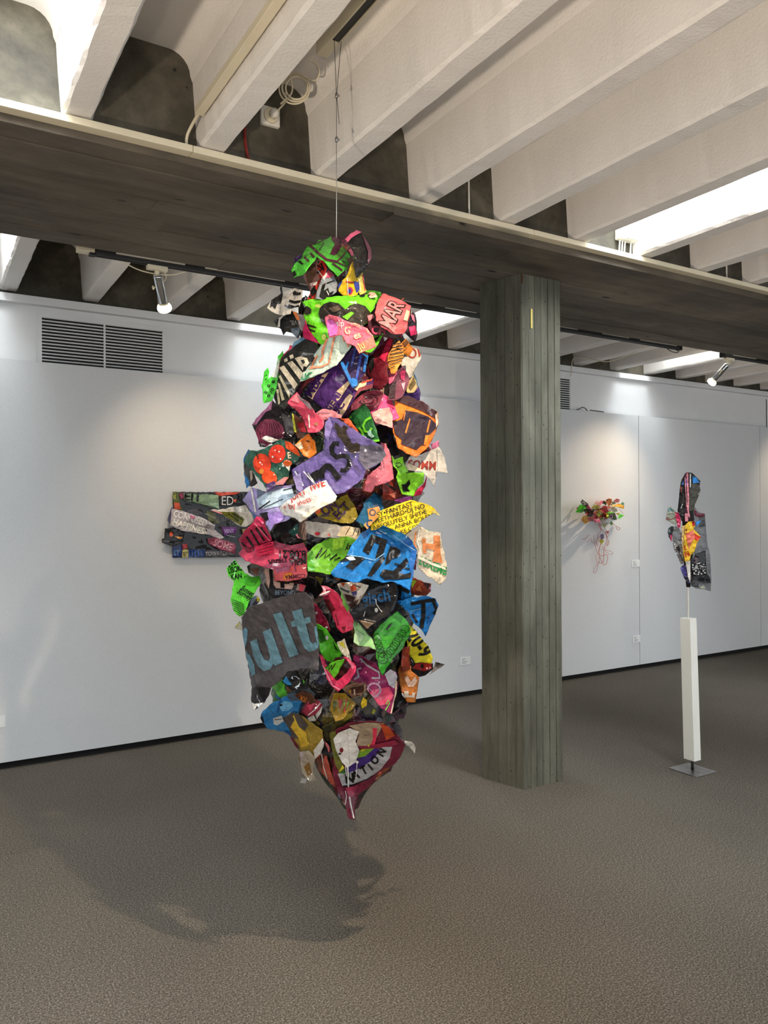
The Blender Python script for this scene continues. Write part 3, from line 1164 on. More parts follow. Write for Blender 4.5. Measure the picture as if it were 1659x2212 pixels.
S(1, (206, 126, 40), .0, [(1236, 800), (1268, 770), (1312, 830), (1312, 862), (1280, 902), (1245, 872)], [P((120, 70, 24), (1240, 800), (1268, 775), (1285, 800), (1262, 830))])
S(1, (232, 150, 62), .05, [(1142, 890), (1180, 812), (1220, 785), (1242, 812), (1252, 880), (1240, 930), (1215, 965), (1190, 1010), (1165, 1015), (1140, 960)],
  [L(INK, 7, (1185, 810), (1235, 800)), L(INK, 7, (1170, 835), (1242, 818)), L(INK, 7, (1160, 858), (1246, 838)), L(INK, 8, (1152, 880), (1250, 862)), L(INK, 7, (1146, 905), (1250, 884)), L(INK, 7, (1144, 930), (1246, 905)), L(INK, 6, (1150, 950), (1238, 925)), L(INK, 6, (1158, 972), (1190, 962)), L(INK, 6, (1200, 835), (1230, 850))],
  tilt=(.2, .1), label='orange scrap with black tiger stripes')
S(1, (188, 184, 176), .01, [(1228, 935), (1260, 880), (1310, 830), (1352, 842), (1372, 890), (1355, 932), (1322, 1002), (1290, 1048), (1250, 1012)],
  [T('OM', 1284, 912, 104, 14, (150, 52, 40), .8, .01), P((60, 60, 70), (1228, 960), (1265, 955), (1268, 1000), (1240, 1010))], tilt=(.4, .1), label='grey scrap with the red letters OM')
S(1, (228, 90, 128), .04, [(1145, 980), (1195, 960), (1205, 1010), (1185, 1050), (1150, 1085)], [P((40, 20, 30), (1150, 985), (1185, 970), (1170, 1010)), P((236, 180, 90), (1160, 990), (1185, 985), (1178, 1012))])
S(1, (120, 66, 86), .02, [(1190, 1010), (1250, 962), (1272, 1002), (1292, 1052), (1270, 1112), (1240, 1172), (1205, 1190), (1140, 1190), (1160, 1085)],
  [P((222, 70, 120), (1225, 1000), (1262, 985), (1258, 1060), (1232, 1050)), P((236, 170, 190), (1235, 1080), (1262, 1070), (1250, 1130)), P((60, 44, 52), (1150, 1100), (1200, 1060), (1190, 1180), (1150, 1185))])
S(1, (198, 172, 118), -.02, [(1268, 1132), (1290, 1060), (1322, 1008), (1342, 1052), (1352, 1102), (1322, 1142), (1280, 1147)], [L((70, 130, 180), 9, (1322, 1012), (1342, 1056), (1350, 1100)), P((110, 92, 56), (1285, 1100), (1320, 1040), (1335, 1080), (1300, 1130))])
S(1, (222, 94, 100), .07, [(1052, 592), (1065, 540), (1085, 490), (1105, 458), (1170, 480), (1240, 510), (1302, 545), (1292, 620), (1276, 700), (1256, 735), (1180, 738), (1100, 692), (1060, 642)],
  [T('MAR', 1168, 712, 150, 63, INK, .62, .07), T('MAR', 1168, 712, 150, 63, (224, 128, 130), .62, .012), P((214, 196, 160), (1250, 642), (1270, 572), (1292, 582), (1276, 648)), P((236, 130, 130), (1150, 700), (1200, 680), (1190, 735))],
  tilt=(.15, -.1), amp=.005, curl=-.3, label='salmon pink card with outlined letters MAR')
# --- purple stripe sheet, blue scrap, mint sheet, pink sheet
S(1, (66, 30, 98), .04, [(520, 1072), (600, 1030), (700, 1000), (800, 930), (822, 960), (870, 1060), (910, 1115), (940, 1080), (1040, 1040), (1036, 1112), (960, 1132), (920, 1172), (880, 1240), (830, 1312), (760, 1302), (690, 1250), (640, 1212), (590, 1172), (530, 1122)],
  [P((124, 52, 60), (520, 1072), (600, 1030), (665, 1012), (600, 1100), (560, 1140)), P(CRM, (588, 1168), (690, 1020), (735, 1000), (640, 1150), (622, 1190)), P(CRM, (712, 1270), (790, 1130), (870, 1060), (880, 1080), (800, 1200), (745, 1290)), P(CRM, (905, 1115), (940, 1080), (1000, 1060), (990, 1090), (930, 1130)), P((190, 70, 40), (955, 1072), (1035, 1042), (1030, 1060), (960, 1080)),
   T('MBA', 612, 1180, 92, 57, (66, 30, 98), .9, .03), T('NEMI', 735, 1290, 78, 57, (66, 30, 98), .9, .03), P(CRM, (770, 1305), (850, 1180), (880, 1150), (900, 1165), (850, 1270), (822, 1310)), T('UC', 790, 1312, 84, 57, (66, 30, 98), .9, .03), P((120, 50, 60), (940, 1110), (1036, 1080), (1034, 1112), (955, 1132), (900, 1190))],
  tilt=(0, .25), amp=.006, label='purple and tan striped sheet with block capitals')
S(1, (48, 30, 78), .09, [(815, 950), (830, 900), (880, 850), (910, 812), (950, 860), (995, 900), (992, 990), (955, 1060), (910, 1117), (880, 1080), (850, 1030)],
  [L((36, 112, 192), 22, (822, 930), (860, 1010), (905, 1105)), L((36, 112, 192), 14, (870, 930), (850, 985)), L((54, 70, 150), 15, (920, 830), (890, 960)), L((54, 80, 170), 17, (958, 880), (925, 1050)), L((36, 112, 192), 16, (990, 905), (978, 1000)), P((36, 112, 192), (895, 1040), (930, 1050), (935, 1085), (910, 1117), (885, 1080))],
  tilt=(0, .2), label='dark purple pointed scrap with blue brush strokes')
S(1, (30, 110, 185), .06, [(955, 865), (1008, 888), (998, 945), (965, 925)])
S(1, (194, 214, 204), .08, [(535, 1067), (560, 990), (640, 870), (720, 770), (745, 755), (830, 745), (892, 822), (850, 872), (790, 952), (700, 1002), (600, 1042)],
  [L((226, 146, 110), 15, (722, 765), (690, 860), (695, 900), (672, 930)), L((226, 146, 110), 12, (772, 760), (750, 870), (735, 940), (690, 962), (600, 975)), L((226, 146, 110), 12, (655, 885), (625, 940), (618, 970)), P((226, 146, 110), (826, 748), (850, 760), (836, 800)), L((226, 146, 110), 12, (858, 775), (870, 830)), T('UC', 545, 1060, 62, 12, (36, 150, 92), 1, .02), P((36, 150, 92), (620, 1030), (640, 1020), (638, 1030))],
  tilt=(0, .25), amp=.004, gloss=.4, label='pale mint sheet with thin orange lettering')
S(1, (232, 108, 134), .12, [(708, 622), (735, 605), (800, 620), (860, 650), (940, 670), (1000, 700), (1040, 750), (1064, 822), (1000, 850), (945, 872), (915, 822), (860, 802), (825, 745), (770, 757), (740, 762), (720, 690)],
  [P((236, 124, 110), (915, 822), (985, 782), (1040, 755), (1064, 822), (1000, 850), (945, 872)), T('alf', 724, 706, 84, -6, (240, 206, 216), .9, .02), T('olp', 776, 690, 66, 6, (240, 200, 210), .8, .01), T('HUMER', 868, 662, 34, -22, (240, 196, 160), .8, .01), T('NON', 985, 715, 34, -38, (240, 196, 160), .8, .01), T('G', 836, 730, 72, -12, (240, 196, 160), .9, .01), T('es', 912, 775, 66, 18, (240, 196, 160), .9, .02), T('Ju', 952, 850, 70, 28, (244, 196, 130), .8, .02), P((214, 110, 196), (720, 640), (760, 640), (800, 690), (790, 740), (740, 755), (722, 690))],
  tilt=(0, .1), amp=.008, label='curled pink sheet with cream script lettering')
# --- region 2, underlayers
S(2, BLK, .0, [(340, 1010), (380, 950), (460, 925), (530, 950), (520, 1040), (560, 1080), (480, 1110), (370, 1095)], [P((20, 70, 66), (455, 1020), (520, 960), (530, 1040), (490, 1050)), P((224, 130, 150), (505, 1035), (545, 1025), (560, 1068), (520, 1060))])  # black sheet painted in for the shade of a hollow between scraps
S(2, (16, 15, 22), .0, [(1050, 290), (1110, 270), (1180, 310), (1200, 400), (1222, 482), (1180, 502), (1120, 452), (1080, 392)], [P((28, 40, 96), (1130, 330), (1170, 360), (1160, 400))])
S(2, (120, 40, 30), .0, [(1100, 660), (1190, 640), (1220, 720), (1250, 770), (1180, 800), (1110, 790)], [P((196, 110, 90), (1150, 760), (1200, 740), (1190, 790)), L(INK, 12, (1120, 680), (1200, 730))])
S(2, (94, 22, 92), .01, [(1180, 802), (1300, 768), (1312, 790), (1250, 818)])
S(2, (88, 48, 26), .0, [(480, 200), (540, 230), (590, 320), (640, 350), (600, 400), (520, 370), (490, 300)], [P((176, 182, 54), (440, 150), (490, 200), (512, 330), (490, 335), (470, 220)), P((150, 20, 40), (520, 270), (560, 260), (580, 330), (540, 330)), P(INK, (540, 330), (600, 330), (640, 350), (600, 360))])
S(2, (226, 126, 40), .02, [(500, 420), (560, 370), (600, 340), (640, 400), (652, 470), (600, 512), (560, 492), (530, 450)], [P((206, 190, 160), (500, 420), (545, 395), (560, 440), (535, 450)), P((60, 30, 20), (600, 345), (640, 340), (650, 380), (620, 380))])
S(2, (28, 22, 28), .02, [(205, 277), (250, 220), (300, 170), (345, 108), (380, 140), (430, 180), (490, 250), (496, 340), (470, 382), (420, 372), (350, 402), (300, 432), (260, 430), (240, 360), (215, 302)],
  [P((168, 104, 144), (203, 277), (250, 218), (300, 168), (347, 106), (338, 175), (300, 190), (235, 280)), P((58, 58, 64), (400, 180), (490, 250), (496, 340), (440, 330)), E((98, 30, 58), 328, 335, 102, 96), ] + [L((166, 74, 104), 2.5, (328 + dx * .4, 240), (328 + dx, 335), (328 + dx * .8, 400)) for dx in (-80, -58, -36, -14, 8, 30, 52, 74)],
  tilt=(-.35, 0), amp=.007, label='black scrap with a maroon dome of fine lines')
S(2, WHT, .05, [(268, 372), (300, 355), (350, 370), (387, 386), (340, 402), (290, 386)], amp=.012, lam=14)
S(2, (42, 38, 38), .0, [(150, 540), (180, 560), (220, 620), (242, 682), (200, 707), (170, 692), (155, 622)], [P((196, 180, 160), (190, 600), (205, 590), (210, 650), (196, 670))])
S(2, (38, 112, 176), -.01, [(148, 512), (180, 448), (200, 462), (175, 530), (180, 600), (196, 690), (165, 717), (150, 602)])
S(2, (46, 92, 78), .05, [(160, 502), (190, 455), (240, 460), (340, 420), (400, 375), (450, 390), (500, 430), (546, 490), (520, 532), (470, 562), (460, 640), (420, 692), (370, 702), (310, 742), (280, 682), (220, 612), (180, 572), (152, 540)],
  [E((216, 62, 30), 275, 550, 62, 74, -15), E((212, 54, 34), 378, 480, 58, 66, 20), E((224, 76, 26), 325, 642, 56, 46, 30), P((222, 84, 36), (430, 390), (470, 400), (520, 450), (540, 500), (500, 480), (440, 440)), E((220, 96, 40), 450, 545, 30, 24), T('E', 452, 512, 62, 8, (232, 214, 180), .8, .03),
   E((236, 150, 60), 270, 600, 18), E(WHT, 262, 540, 6), E(WHT, 275, 552, 5), E(WHT, 348, 500, 7), E(WHT, 392, 465, 6), E(WHT, 402, 515, 6), E(WHT, 365, 455, 5), E(WHT, 420, 560, 9), P((206, 130, 130), (350, 690), (430, 640), (470, 640), (420, 700)), P((60, 30, 90), (300, 690), (360, 665), (372, 702), (312, 742)), L((20, 30, 26), 6, (230, 470), (250, 520)), P((230, 226, 214), (440, 570), (470, 560), (462, 600))],
  tilt=(-.2, .1), amp=.007, label='dark green scrap with red round figures')
S(2, (222, 78, 108), .05, [(448, 127), (480, 85), (515, 55), (545, 95), (600, 130), (640, 200), (700, 250), (692, 300), (650, 332), (590, 332), (560, 250), (520, 190), (470, 150)],
  [P((236, 130, 146), (470, 110), (515, 65), (545, 100), (530, 130)), L(WHT, 9, (596, 210), (602, 300)), P((206, 160, 120), (630, 270), (660, 262), (655, 292)), P((120, 110, 120), (510, 60), (545, 90), (600, 130), (640, 180), (600, 170), (540, 110))], tilt=(0, .2), label='pink scrap below the black WIR sheet')
S(2, (214, 130, 142), .07, [(640, 200), (690, 170), (760, 180), (822, 212), (822, 232), (760, 230), (715, 245), (700, 252)], [L((90, 60, 80), 4, (660, 200), (740, 200))])
S(2, (112, 36, 56), .06, [(890, 132), (950, 80), (1000, 50), (1070, 40), (1112, 60), (1090, 132), (1050, 162), (1020, 192), (980, 132), (930, 172), (880, 192)],
  [ring((60, 14, 30), 7, 1010, 110, 60, 40), ring((60, 14, 30), 6, 1010, 110, 34, 22), L((160, 70, 90), 6, (930, 130), (980, 70), (1060, 55))], amp=.016, lam=30)
S(2, (234, 82, 138), .07, [(1020, 192), (1060, 160), (1090, 120), (1080, 60), (1130, 78), (1172, 110), (1202, 190), (1222, 232), (1172, 250), (1176, 302), (1110, 282), (1060, 272), (1042, 242)],
  [P((236, 176, 170), (1030, 200), (1080, 170), (1150, 160), (1175, 220), (1172, 300), (1110, 282), (1050, 262)), P((240, 60, 110), (1130, 90), (1168, 112), (1190, 170), (1150, 150)), P((246, 150, 190), (1080, 70), (1110, 75), (1105, 120))], amp=.016, lam=30, label='crumpled hot pink scrap')
S(2, (34, 106, 50), .06, [(870, 232), (920, 170), (985, 125), (1010, 160), (1030, 220), (1060, 300), (1087, 392), (1040, 402), (970, 372), (930, 312)],
  [L((116, 214, 44), 16, (1025, 228), (988, 250), (970, 285), (985, 325), (1015, 330), (1030, 300)), L((116, 214, 44), 15, (940, 300), (965, 325), (975, 372)), P((176, 220, 206), (1000, 330), (1020, 310), (1035, 345), (1050, 360), (1030, 370), (1005, 350)), L((116, 214, 44), 10, (880, 235), (892, 222)), P((116, 214, 44), (1020, 385), (1082, 380), (1085, 395), (1040, 402))],
  tilt=(.2, .1), amp=.004, label='dark green card with bright green rounded letters')
S(2, (230, 96, 54), .05, [(808, 235), (870, 235), (932, 312), (948, 350), (880, 302), (840, 262)])
S(2, (234, 122, 36), .06, [(1185, 237), (1190, 112), (1215, 75), (1290, 80), (1400, 130), (1482, 190), (1490, 262), (1470, 332), (1432, 412), (1400, 452), (1340, 502), (1270, 477), (1215, 442), (1195, 372), (1178, 332)],
  [P((56, 28, 40), (1192, 112), (1215, 73), (1290, 78), (1400, 128), (1484, 190), (1476, 240), (1380, 185), (1205, 118)), P((52, 36, 52), (1178, 262), (1240, 240), (1262, 180), (1335, 192), (1420, 222), (1490, 288), (1425, 350), (1415, 372), (1404, 418), (1372, 420), (1340, 452), (1232, 412), (1238, 382), (1190, 342)),
   L((234, 132, 50), 10, (1264, 335), (1294, 236)), L((234, 132, 50), 10, (1412, 332), (1432, 245)), P((234, 132, 50), (1400, 352), (1432, 350), (1400, 420), (1390, 415)), P((230, 206, 186), (1468, 210), (1486, 190), (1490, 262), (1476, 300)), L((234, 132, 50), 6, (1250, 250), (1262, 190))],
  tilt=(.2, .0), amp=.004, curl=-.8, label='orange sheet with a large dark plum letter on the right side')
S(2, (216, 118, 160), .0, [(1438, 412), (1492, 385), (1492, 432), (1450, 452)])
S(2, (136, 218, 50), .03, [(1170, 492), (1190, 520), (1245, 500), (1262, 560), (1280, 602), (1390, 610), (1387, 682), (1340, 722), (1322, 777), (1240, 757), (1220, 702), (1200, 642), (1212, 602), (1180, 562)],
  [L(INK, 5, (1195, 550), (1220, 540), (1240, 560), (1215, 575), (1198, 560)), P(INK, (1235, 690), (1262, 690), (1290, 655), (1295, 690), (1275, 715), (1295, 740), (1250, 740)), L(INK, 6, (1270, 610), (1320, 605))], amp=.014, lam=28, label='crumpled lime green scrap')
S(2, (192, 30, 72), .01, [(1385, 692), (1412, 630), (1402, 702), (1372, 762), (1320, 772), (1350, 722)])
S(2, (206, 200, 194), .05, [(1258, 560), (1290, 500), (1380, 480), (1490, 430), (1530, 500), (1556, 612), (1480, 602), (1466, 707), (1430, 662), (1380, 602), (1272, 592)],
  [T('SOMM', 1280, 580, 84, -3, (152, 52, 40), .82, .02), P((222, 208, 180), (1260, 560), (1290, 545), (1380, 590), (1380, 602), (1272, 592)), P((188, 186, 184), (1480, 440), (1530, 500), (1556, 612), (1485, 600))],
  tilt=(.3, 0), amp=.006, gloss=.4, label='translucent white scrap with the red letters SOMM')
S(2, (226, 120, 140), .07, [(970, 732), (1000, 632), (1090, 560), (1110, 490), (1090, 400), (1130, 410), (1166, 502), (1182, 652), (1130, 682), (1050, 702), (1027, 747), (1002, 742)],
  [T('euel', 1002, 600, 96, 12, (166, 96, 122), .8, .0)], amp=.004, tilt=(.2, 0), label='rose pink scrap right of the purple sheet')
S(2, (22, 92, 134), .04, [(920, 942), (960, 870), (990, 800), (1050, 740), (1090, 770), (1117, 862), (1080, 912), (1040, 952), (1000, 1002), (960, 962)],
  [P((216, 150, 80), (1000, 860), (1040, 850), (1080, 840), (1090, 872), (1060, 890), (1080, 912), (1040, 950), (1000, 1000), (975, 970), (1010, 930)), ring((22, 70, 120), 7, 1036, 885, 20), T('C', 995, 990, 76, 8, (22, 70, 120), .9, .03), T('+', 1022, 900, 40, 0, (240, 230, 210))], label='teal blue scrap with an orange letter C')
S(2, (150, 132, 34), .04, [(640, 882), (700, 820), (780, 800), (860, 750), (920, 850), (937, 922), (880, 962), (800, 952), (720, 932), (660, 912)],
  [T('ON', 706, 912, 92, 36, (66, 40, 80), .8, .03), T('ECT', 800, 938, 86, 47, (66, 40, 80), .8, .03), P((206, 90, 40), (640, 884), (672, 850), (680, 880), (660, 900))], tilt=(0, .3))
S(2, (70, 66, 68), .03, [(600, 940), (690, 900), (930, 920), (962, 992), (800, 982), (700, 960)], [L(INK, 6, (720 + 32 * i, 985), (760 + 32 * i, 905)) for i in range(7)])
S(2, (186, 183, 180), .05, [(520, 962), (600, 942), (760, 965), (950, 992), (962, 1082), (880, 1062), (800, 1062), (640, 1052), (540, 1002)],
  [P((224, 204, 168), (790, 1045), (830, 975), (962, 985), (965, 1090), (900, 1062)), E((206, 40, 60), 655, 1030, 18, 12), E((226, 120, 120), 735, 1038, 9), L((60, 50, 50), 5, (880, 985), (850, 1040)), L((60, 50, 50), 5, (920, 990), (900, 1040)), L((60, 50, 50), 5, (945, 990), (930, 1045))], amp=.008, label='grey white strip with red paint dots')
S(2, (160, 150, 206), .06, [(140, 802), (200, 710), (300, 740), (390, 700), (510, 690), (562, 782), (500, 902), (440, 942), (360, 962), (330, 1012), (280, 922), (230, 902), (180, 852)],
  [P((186, 210, 234), (235, 790), (300, 750), (400, 720), (480, 712), (520, 790), (440, 830), (300, 860), (250, 850)), P(INK, (478, 700), (514, 688), (520, 752), (492, 758)), P(INK, (258, 890), (312, 880), (326, 930), (290, 947)), L(INK, 9, (250, 862), (330, 805)), L(INK, 5, (290, 850), (420, 790)), L(INK, 6, (420, 730), (500, 710)), P((96, 106, 130), (240, 720), (300, 740), (240, 790)), L(WHT, 12, (200, 720), (230, 880)), P((150, 124, 200), (310, 890), (440, 870), (420, 930), (340, 1000))],
  tilt=(-.1, .15), label='lavender scrap with pale blue brush marks')
S(2, (106, 92, 158), .10, [(480, 592), (520, 562), (620, 502), (700, 452), (705, 342), (710, 262), (740, 222), (800, 240), (860, 280), (960, 350), (1100, 422), (1130, 490), (1100, 532), (1060, 562), (990, 592), (970, 652), (900, 702), (840, 747), (780, 757), (700, 742), (620, 762), (562, 782), (510, 722), (490, 652)],
  [P((112, 108, 126), (950, 420), (1100, 422), (1130, 490), (1100, 532), (990, 592), (940, 520)), P((84, 80, 100), (980, 425), (1080, 425), (1110, 470), (1010, 450)),
   P(INK, (655, 590), (625, 605), (582, 640), (610, 665), (660, 660), (690, 600)),
   P(INK, (648, 608), (690, 565), (712, 545), (745, 548), (775, 580), (825, 640), (785, 668), (745, 605), (720, 585), (706, 605), (702, 648), (660, 650), (652, 632)),
   L(INK, 33, (802, 414), (772, 408), (752, 436), (758, 478), (788, 504), (826, 494), (860, 498), (878, 530), (868, 572), (842, 596), (814, 590)),
   P((52, 42, 34), (778, 262), (822, 300), (838, 282), (870, 300), (850, 325), (890, 400), (905, 412), (925, 400), (950, 418), (945, 462), (910, 482), (880, 470), (820, 380), (795, 360), (785, 320), (800, 330), (770, 300)),
   L((90, 80, 110), 6, (880, 520), (960, 620)), L((220, 224, 236), 9, (560, 600), (640, 690)), L((220, 224, 236), 6, (590, 610), (650, 700)), L((206, 214, 236), 12, (500, 600), (560, 700)), L((220, 224, 236), 5, (620, 650), (660, 720)), P((150, 140, 196), (488, 640), (540, 610), (560, 760), (512, 722)), P((140, 126, 190), (700, 340), (712, 262), (740, 225), (760, 280), (730, 400))],
  tilt=(.05, .15), amp=.005, slope=.14, curl=-.6, label='large purple sheet with the black letters nst')
S(2, (224, 224, 224), .23, [(388, 852), (450, 800), (500, 770), (600, 702), (715, 660), (732, 692), (792, 772), (780, 802), (700, 842), (620, 892), (540, 952), (500, 922), (420, 902)],
  [T('JUNT', 474, 806, 62, 26, (196, 52, 44), .82, .02), T('IWE', 612, 736, 74, 20, (196, 52, 44), .82, .02), T('* by inots', 430, 876, 54, 21, (206, 90, 84), .95, .01), P((232, 224, 210), (540, 952), (620, 892), (700, 842), (780, 802), (785, 785), (690, 815), (560, 890))],
  tilt=(0, .25), amp=.007, slope=.12, lam=22, gloss=.9, label='crinkled white scrap with red capitals')
S(2, (248, 222, 44), .06, [(1025, 1007), (1032, 920), (1110, 862), (1200, 828), (1300, 798), (1420, 830), (1470, 862), (1507, 910), (1460, 887), (1400, 922), (1350, 967), (1260, 1037), (1180, 1002), (1110, 972), (1060, 1002)],
  [T('ASY\u2022FANTAST', 1040, 926, 46, 17.5, INK, 1.0, .006), T('WEETHARD\u2022DJ NO', 1030, 968, 45, 17.5, INK, 1.0, .006), T('ABSOLUTELY SHIT\u2022E', 1042, 1008, 43, 17.5, INK, 1.0, .006), T('ANNA BOLEN', 1192, 1000, 42, 17.5, INK, 1.05, .006), T('KE CON', 1232, 1034, 40, 20, INK, 1.0, .006), P((214, 196, 120), (1440, 880), (1470, 862), (1507, 910), (1460, 887))],
  tilt=(.15, .1), amp=.004, slope=.10, curl=-.4, gloss=.4, label='yellow sheet printed with black lines of capitals')
# --- middle, region 3 (and what hangs over from region 2)
S(2, (206, 202, 192), .06, [(-80, 868), (0, 862), (80, 845), (160, 833), (202, 890), (217, 940), (165, 982), (120, 977), (60, 932), (0, 895)],
  [P((88, 92, 30), (-40, 878), (20, 880), (90, 882), (150, 930), (130, 975), (60, 932)), L(INK, 5, (40, 890), (120, 950)), L(INK, 5, (70, 890), (135, 930)), L((216, 130, 140), 9, (-70, 872), (0, 892)), P(WHT, (90, 850), (150, 840), (160, 890), (110, 880))], tilt=(-.2, 0), label='pale pointed scrap sticking out to the left')
S(2, (166, 32, 72), .07, [(110, 1072), (150, 1012), (210, 952), (240, 908), (287, 920), (300, 982), (342, 1062), (352, 1132), (320, 1182), (240, 1202), (160, 1182)],
  [L(INK, 15, (165, 1050), (215, 1120)), L(INK, 12, (195, 1005), (255, 1110)), L(INK, 13, (230, 990), (290, 1080)), L(INK, 11, (130, 1090), (180, 1140)), L(INK, 10, (265, 985), (310, 1050)), L((216, 50, 100), 14, (240, 915), (285, 960)), L((206, 110, 130), 6, (215, 950), (330, 1080)), P((120, 24, 50), (150, 1120), (220, 1130), (230, 1190), (170, 1180))], amp=.012, lam=30, label='crimson scrap with black slashes')
S(3, (186, 62, 92), .05, [(110, 82), (160, 22), (230, -20), (350, -5), (480, 25), (560, 10), (587, 62), (582, 152), (480, 165), (350, 192), (250, 162), (160, 132)],
  [T('8.08.21', 578, 62, 74, 180, INK, .9, .03), T('MBIA HERR', 578, 112, 66, 183, INK, .8, .025), P((140, 60, 84), (360, 0), (480, 28), (560, 14), (575, 40), (460, 60), (370, 40)), P((160, 70, 96), (350, 150), (480, 140), (480, 165), (350, 192), (270, 165))], amp=.006, label='rose sheet with upside-down black numerals')
S(3, (216, 46, 88), .08, [(230, 35), (350, 5), (356, 100), (255, 140), (236, 92)], [L((120, 16, 44), 4, (245, 60), (345, 35)), L((120, 16, 44), 4, (250, 80), (345, 55)), L((120, 16, 44), 7, (280, 25), (340, 12)), L((120, 16, 44), 4, (255, 105), (320, 85))], amp=.003)
S(3, (200, 166, 156), .03, [(280, 185), (350, 190), (360, 272), (520, 292), (577, 302), (562, 352), (360, 392), (320, 332)],
  [P(INK, (320, 180), (345, 190), (352, 300), (372, 320), (318, 335), (330, 270)), P(INK, (398, 262), (425, 268), (428, 318), (402, 318)), P(INK, (402, 262), (470, 278), (460, 292), (404, 290)), P(INK, (500, 270), (520, 275), (510, 330), (480, 335)), P((24, 20, 26), (318, 320), (420, 325), (560, 338), (562, 362), (360, 396), (325, 350)), T('BEYOND', 362, 366, 44, 0, (120, 140, 160), .8, .004), P((224, 60, 80), (535, 260), (577, 240), (575, 300), (555, 345), (528, 338))], amp=.004, label='cream and black scrap with the word BEYOND')
S(3, (226, 96, 106), .06, [(350, 185), (440, 162), (582, 150), (586, 222), (577, 250), (520, 262), (440, 272), (362, 272)],
  [P((236, 140, 44), (425, 225), (470, 212), (500, 240), (440, 262), (420, 258)), L((150, 70, 110), 9, (380, 180), (380, 220)), L((150, 70, 110), 9, (500, 170), (505, 210)), T('COMMA', 572, 222, 42, 184, (90, 30, 50), .9, .02), P((178, 100, 140), (360, 190), (470, 165), (460, 200), (372, 215))], amp=.004)
S(3, (96, 96, 92), .02, [(170, 170), (220, 140), (280, 170), (275, 215), (230, 245), (180, 215)], [P((110, 66, 50), (190, 190), (250, 180), (240, 235)), P(INK, (165, 150), (188, 160), (190, 220))])
S(3, (106, 124, 146), .02, [(155, 470), (195, 395), (235, 372), (262, 400), (230, 440), (185, 470)], [P((200, 190, 30), (235, 385), (265, 370), (270, 400), (240, 415)), P((50, 50, 64), (200, 440), (240, 390), (240, 440))])
S(3, (212, 208, 196), .0, [(85, 592), (120, 548), (142, 612), (100, 602)], [L((190, 200, 60), 6, (90, 590), (120, 560))])
S(3, (94, 214, 54), .04, [(30, 187), (60, 150), (92, 123), (120, 172), (150, 212), (200, 242), (258, 238), (267, 282), (230, 342), (180, 422), (150, 502), (120, 517), (75, 472), (58, 402), (70, 322), (80, 270), (45, 237)],
  [T('SVE', 42, 178, 58, 24, INK, .7, .03), T('LISOKS', 44, 220, 54, 14, INK, .62, .03), T('KAN', 62, 262, 52, 8, INK, .7, .03), T('Sunset', 122, 325, 50, -33, INK, .72, .02, .25), T('Survey', 98, 352, 50, -30, INK, .78, .02, .25), P((70, 180, 40), (150, 240), (200, 245), (250, 245), (220, 300), (150, 290))] + [L(INK, 4.5, (64, 400 + 13 * i), (95, 408 + 14 * i), (128, 425 + 15 * i), (150, 440 + 14 * i)) for i in range(6)],
  tilt=(-.3, 0), amp=.008, label='lime green scrap with black words Sunset Survey')
S(3, (108, 182, 42), .05, [(585, 77), (640, 27), (740, -25), (860, -37), (927, -12), (900, 62), (850, 122), (780, 182), (745, 227), (640, 207), (590, 202)],
  [L(INK, 13, (645, 115), (690, 40), (668, 112), (722, 55), (705, 115), (745, 85), (742, 125), (790, 88), (772, 128), (812, 110)), T('May', 930, 20, 62, 187, INK, .8, .02, .2), P((80, 168, 30), (590, 110), (620, 60), (640, 200), (592, 200)), P((140, 196, 50), (760, -20), (850, -32), (830, 40), (760, 60))],
  tilt=(0, .1), amp=.006, label='leaf green scrap with black handwriting')
S(3, (24, 20, 22), .01, [(590, 205), (640, 205), (745, 230), (800, 270), (700, 330), (640, 400), (600, 360), (582, 290)], [P((120, 110, 30), (640, 240), (700, 250), (680, 300)), L((120, 100, 80), 6, (600, 240), (650, 260), (640, 310))])
S(3, (208, 192, 176), .03, [(790, 292), (850, 280), (930, 280), (1010, 300), (970, 382), (930, 452), (892, 498), (850, 422), (820, 352)],
  [P((206, 84, 40), (815, 285), (850, 282), (835, 310)), P((206, 84, 40), (880, 310), (915, 290), (925, 335), (890, 345)), P((40, 60, 50), (815, 315), (880, 345), (870, 355), (812, 325)), P((60, 50, 110), (890, 350), (925, 340), (930, 365), (900, 375)), P((70, 40, 36), (840, 360), (920, 380), (900, 420), (860, 410)), L((70, 40, 36), 6, (905, 300), (990, 330)), L((70, 40, 36), 6, (935, 330), (980, 350)), P((214, 208, 198), (930, 345), (975, 290), (1010, 300), (985, 350), (950, 375), (945, 395), (925, 380)), P((80, 50, 40), (870, 430), (940, 400), (920, 440), (890, 460))], amp=.006)
S(3, (20, 18, 22), .05, [(880, 482), (960, 402), (1000, 342), (1100, 290), (1190, 290), (1212, 332), (1202, 422), (1182, 472), (1120, 522), (1050, 562), (1000, 602), (950, 562), (910, 542)],
  [T('gisch', 968, 436, 118, 9, (26, 92, 146), .86, .02), L((224, 222, 216), 6, (1058, 395), (1062, 430), (1085, 465), (1102, 485)), E((224, 222, 216), 1062, 472, 12, 16), L((224, 222, 216), 5, (975, 515), (985, 480)), P((110, 90, 70), (940, 540), (1060, 560), (1000, 602)), L((190, 180, 170), 3, (960, 545), (1050, 570)), L((190, 180, 170), 3, (980, 535), (1060, 552))],
  tilt=(0, .2), amp=.007, label='glossy black scrap with dark blue letters gisch')
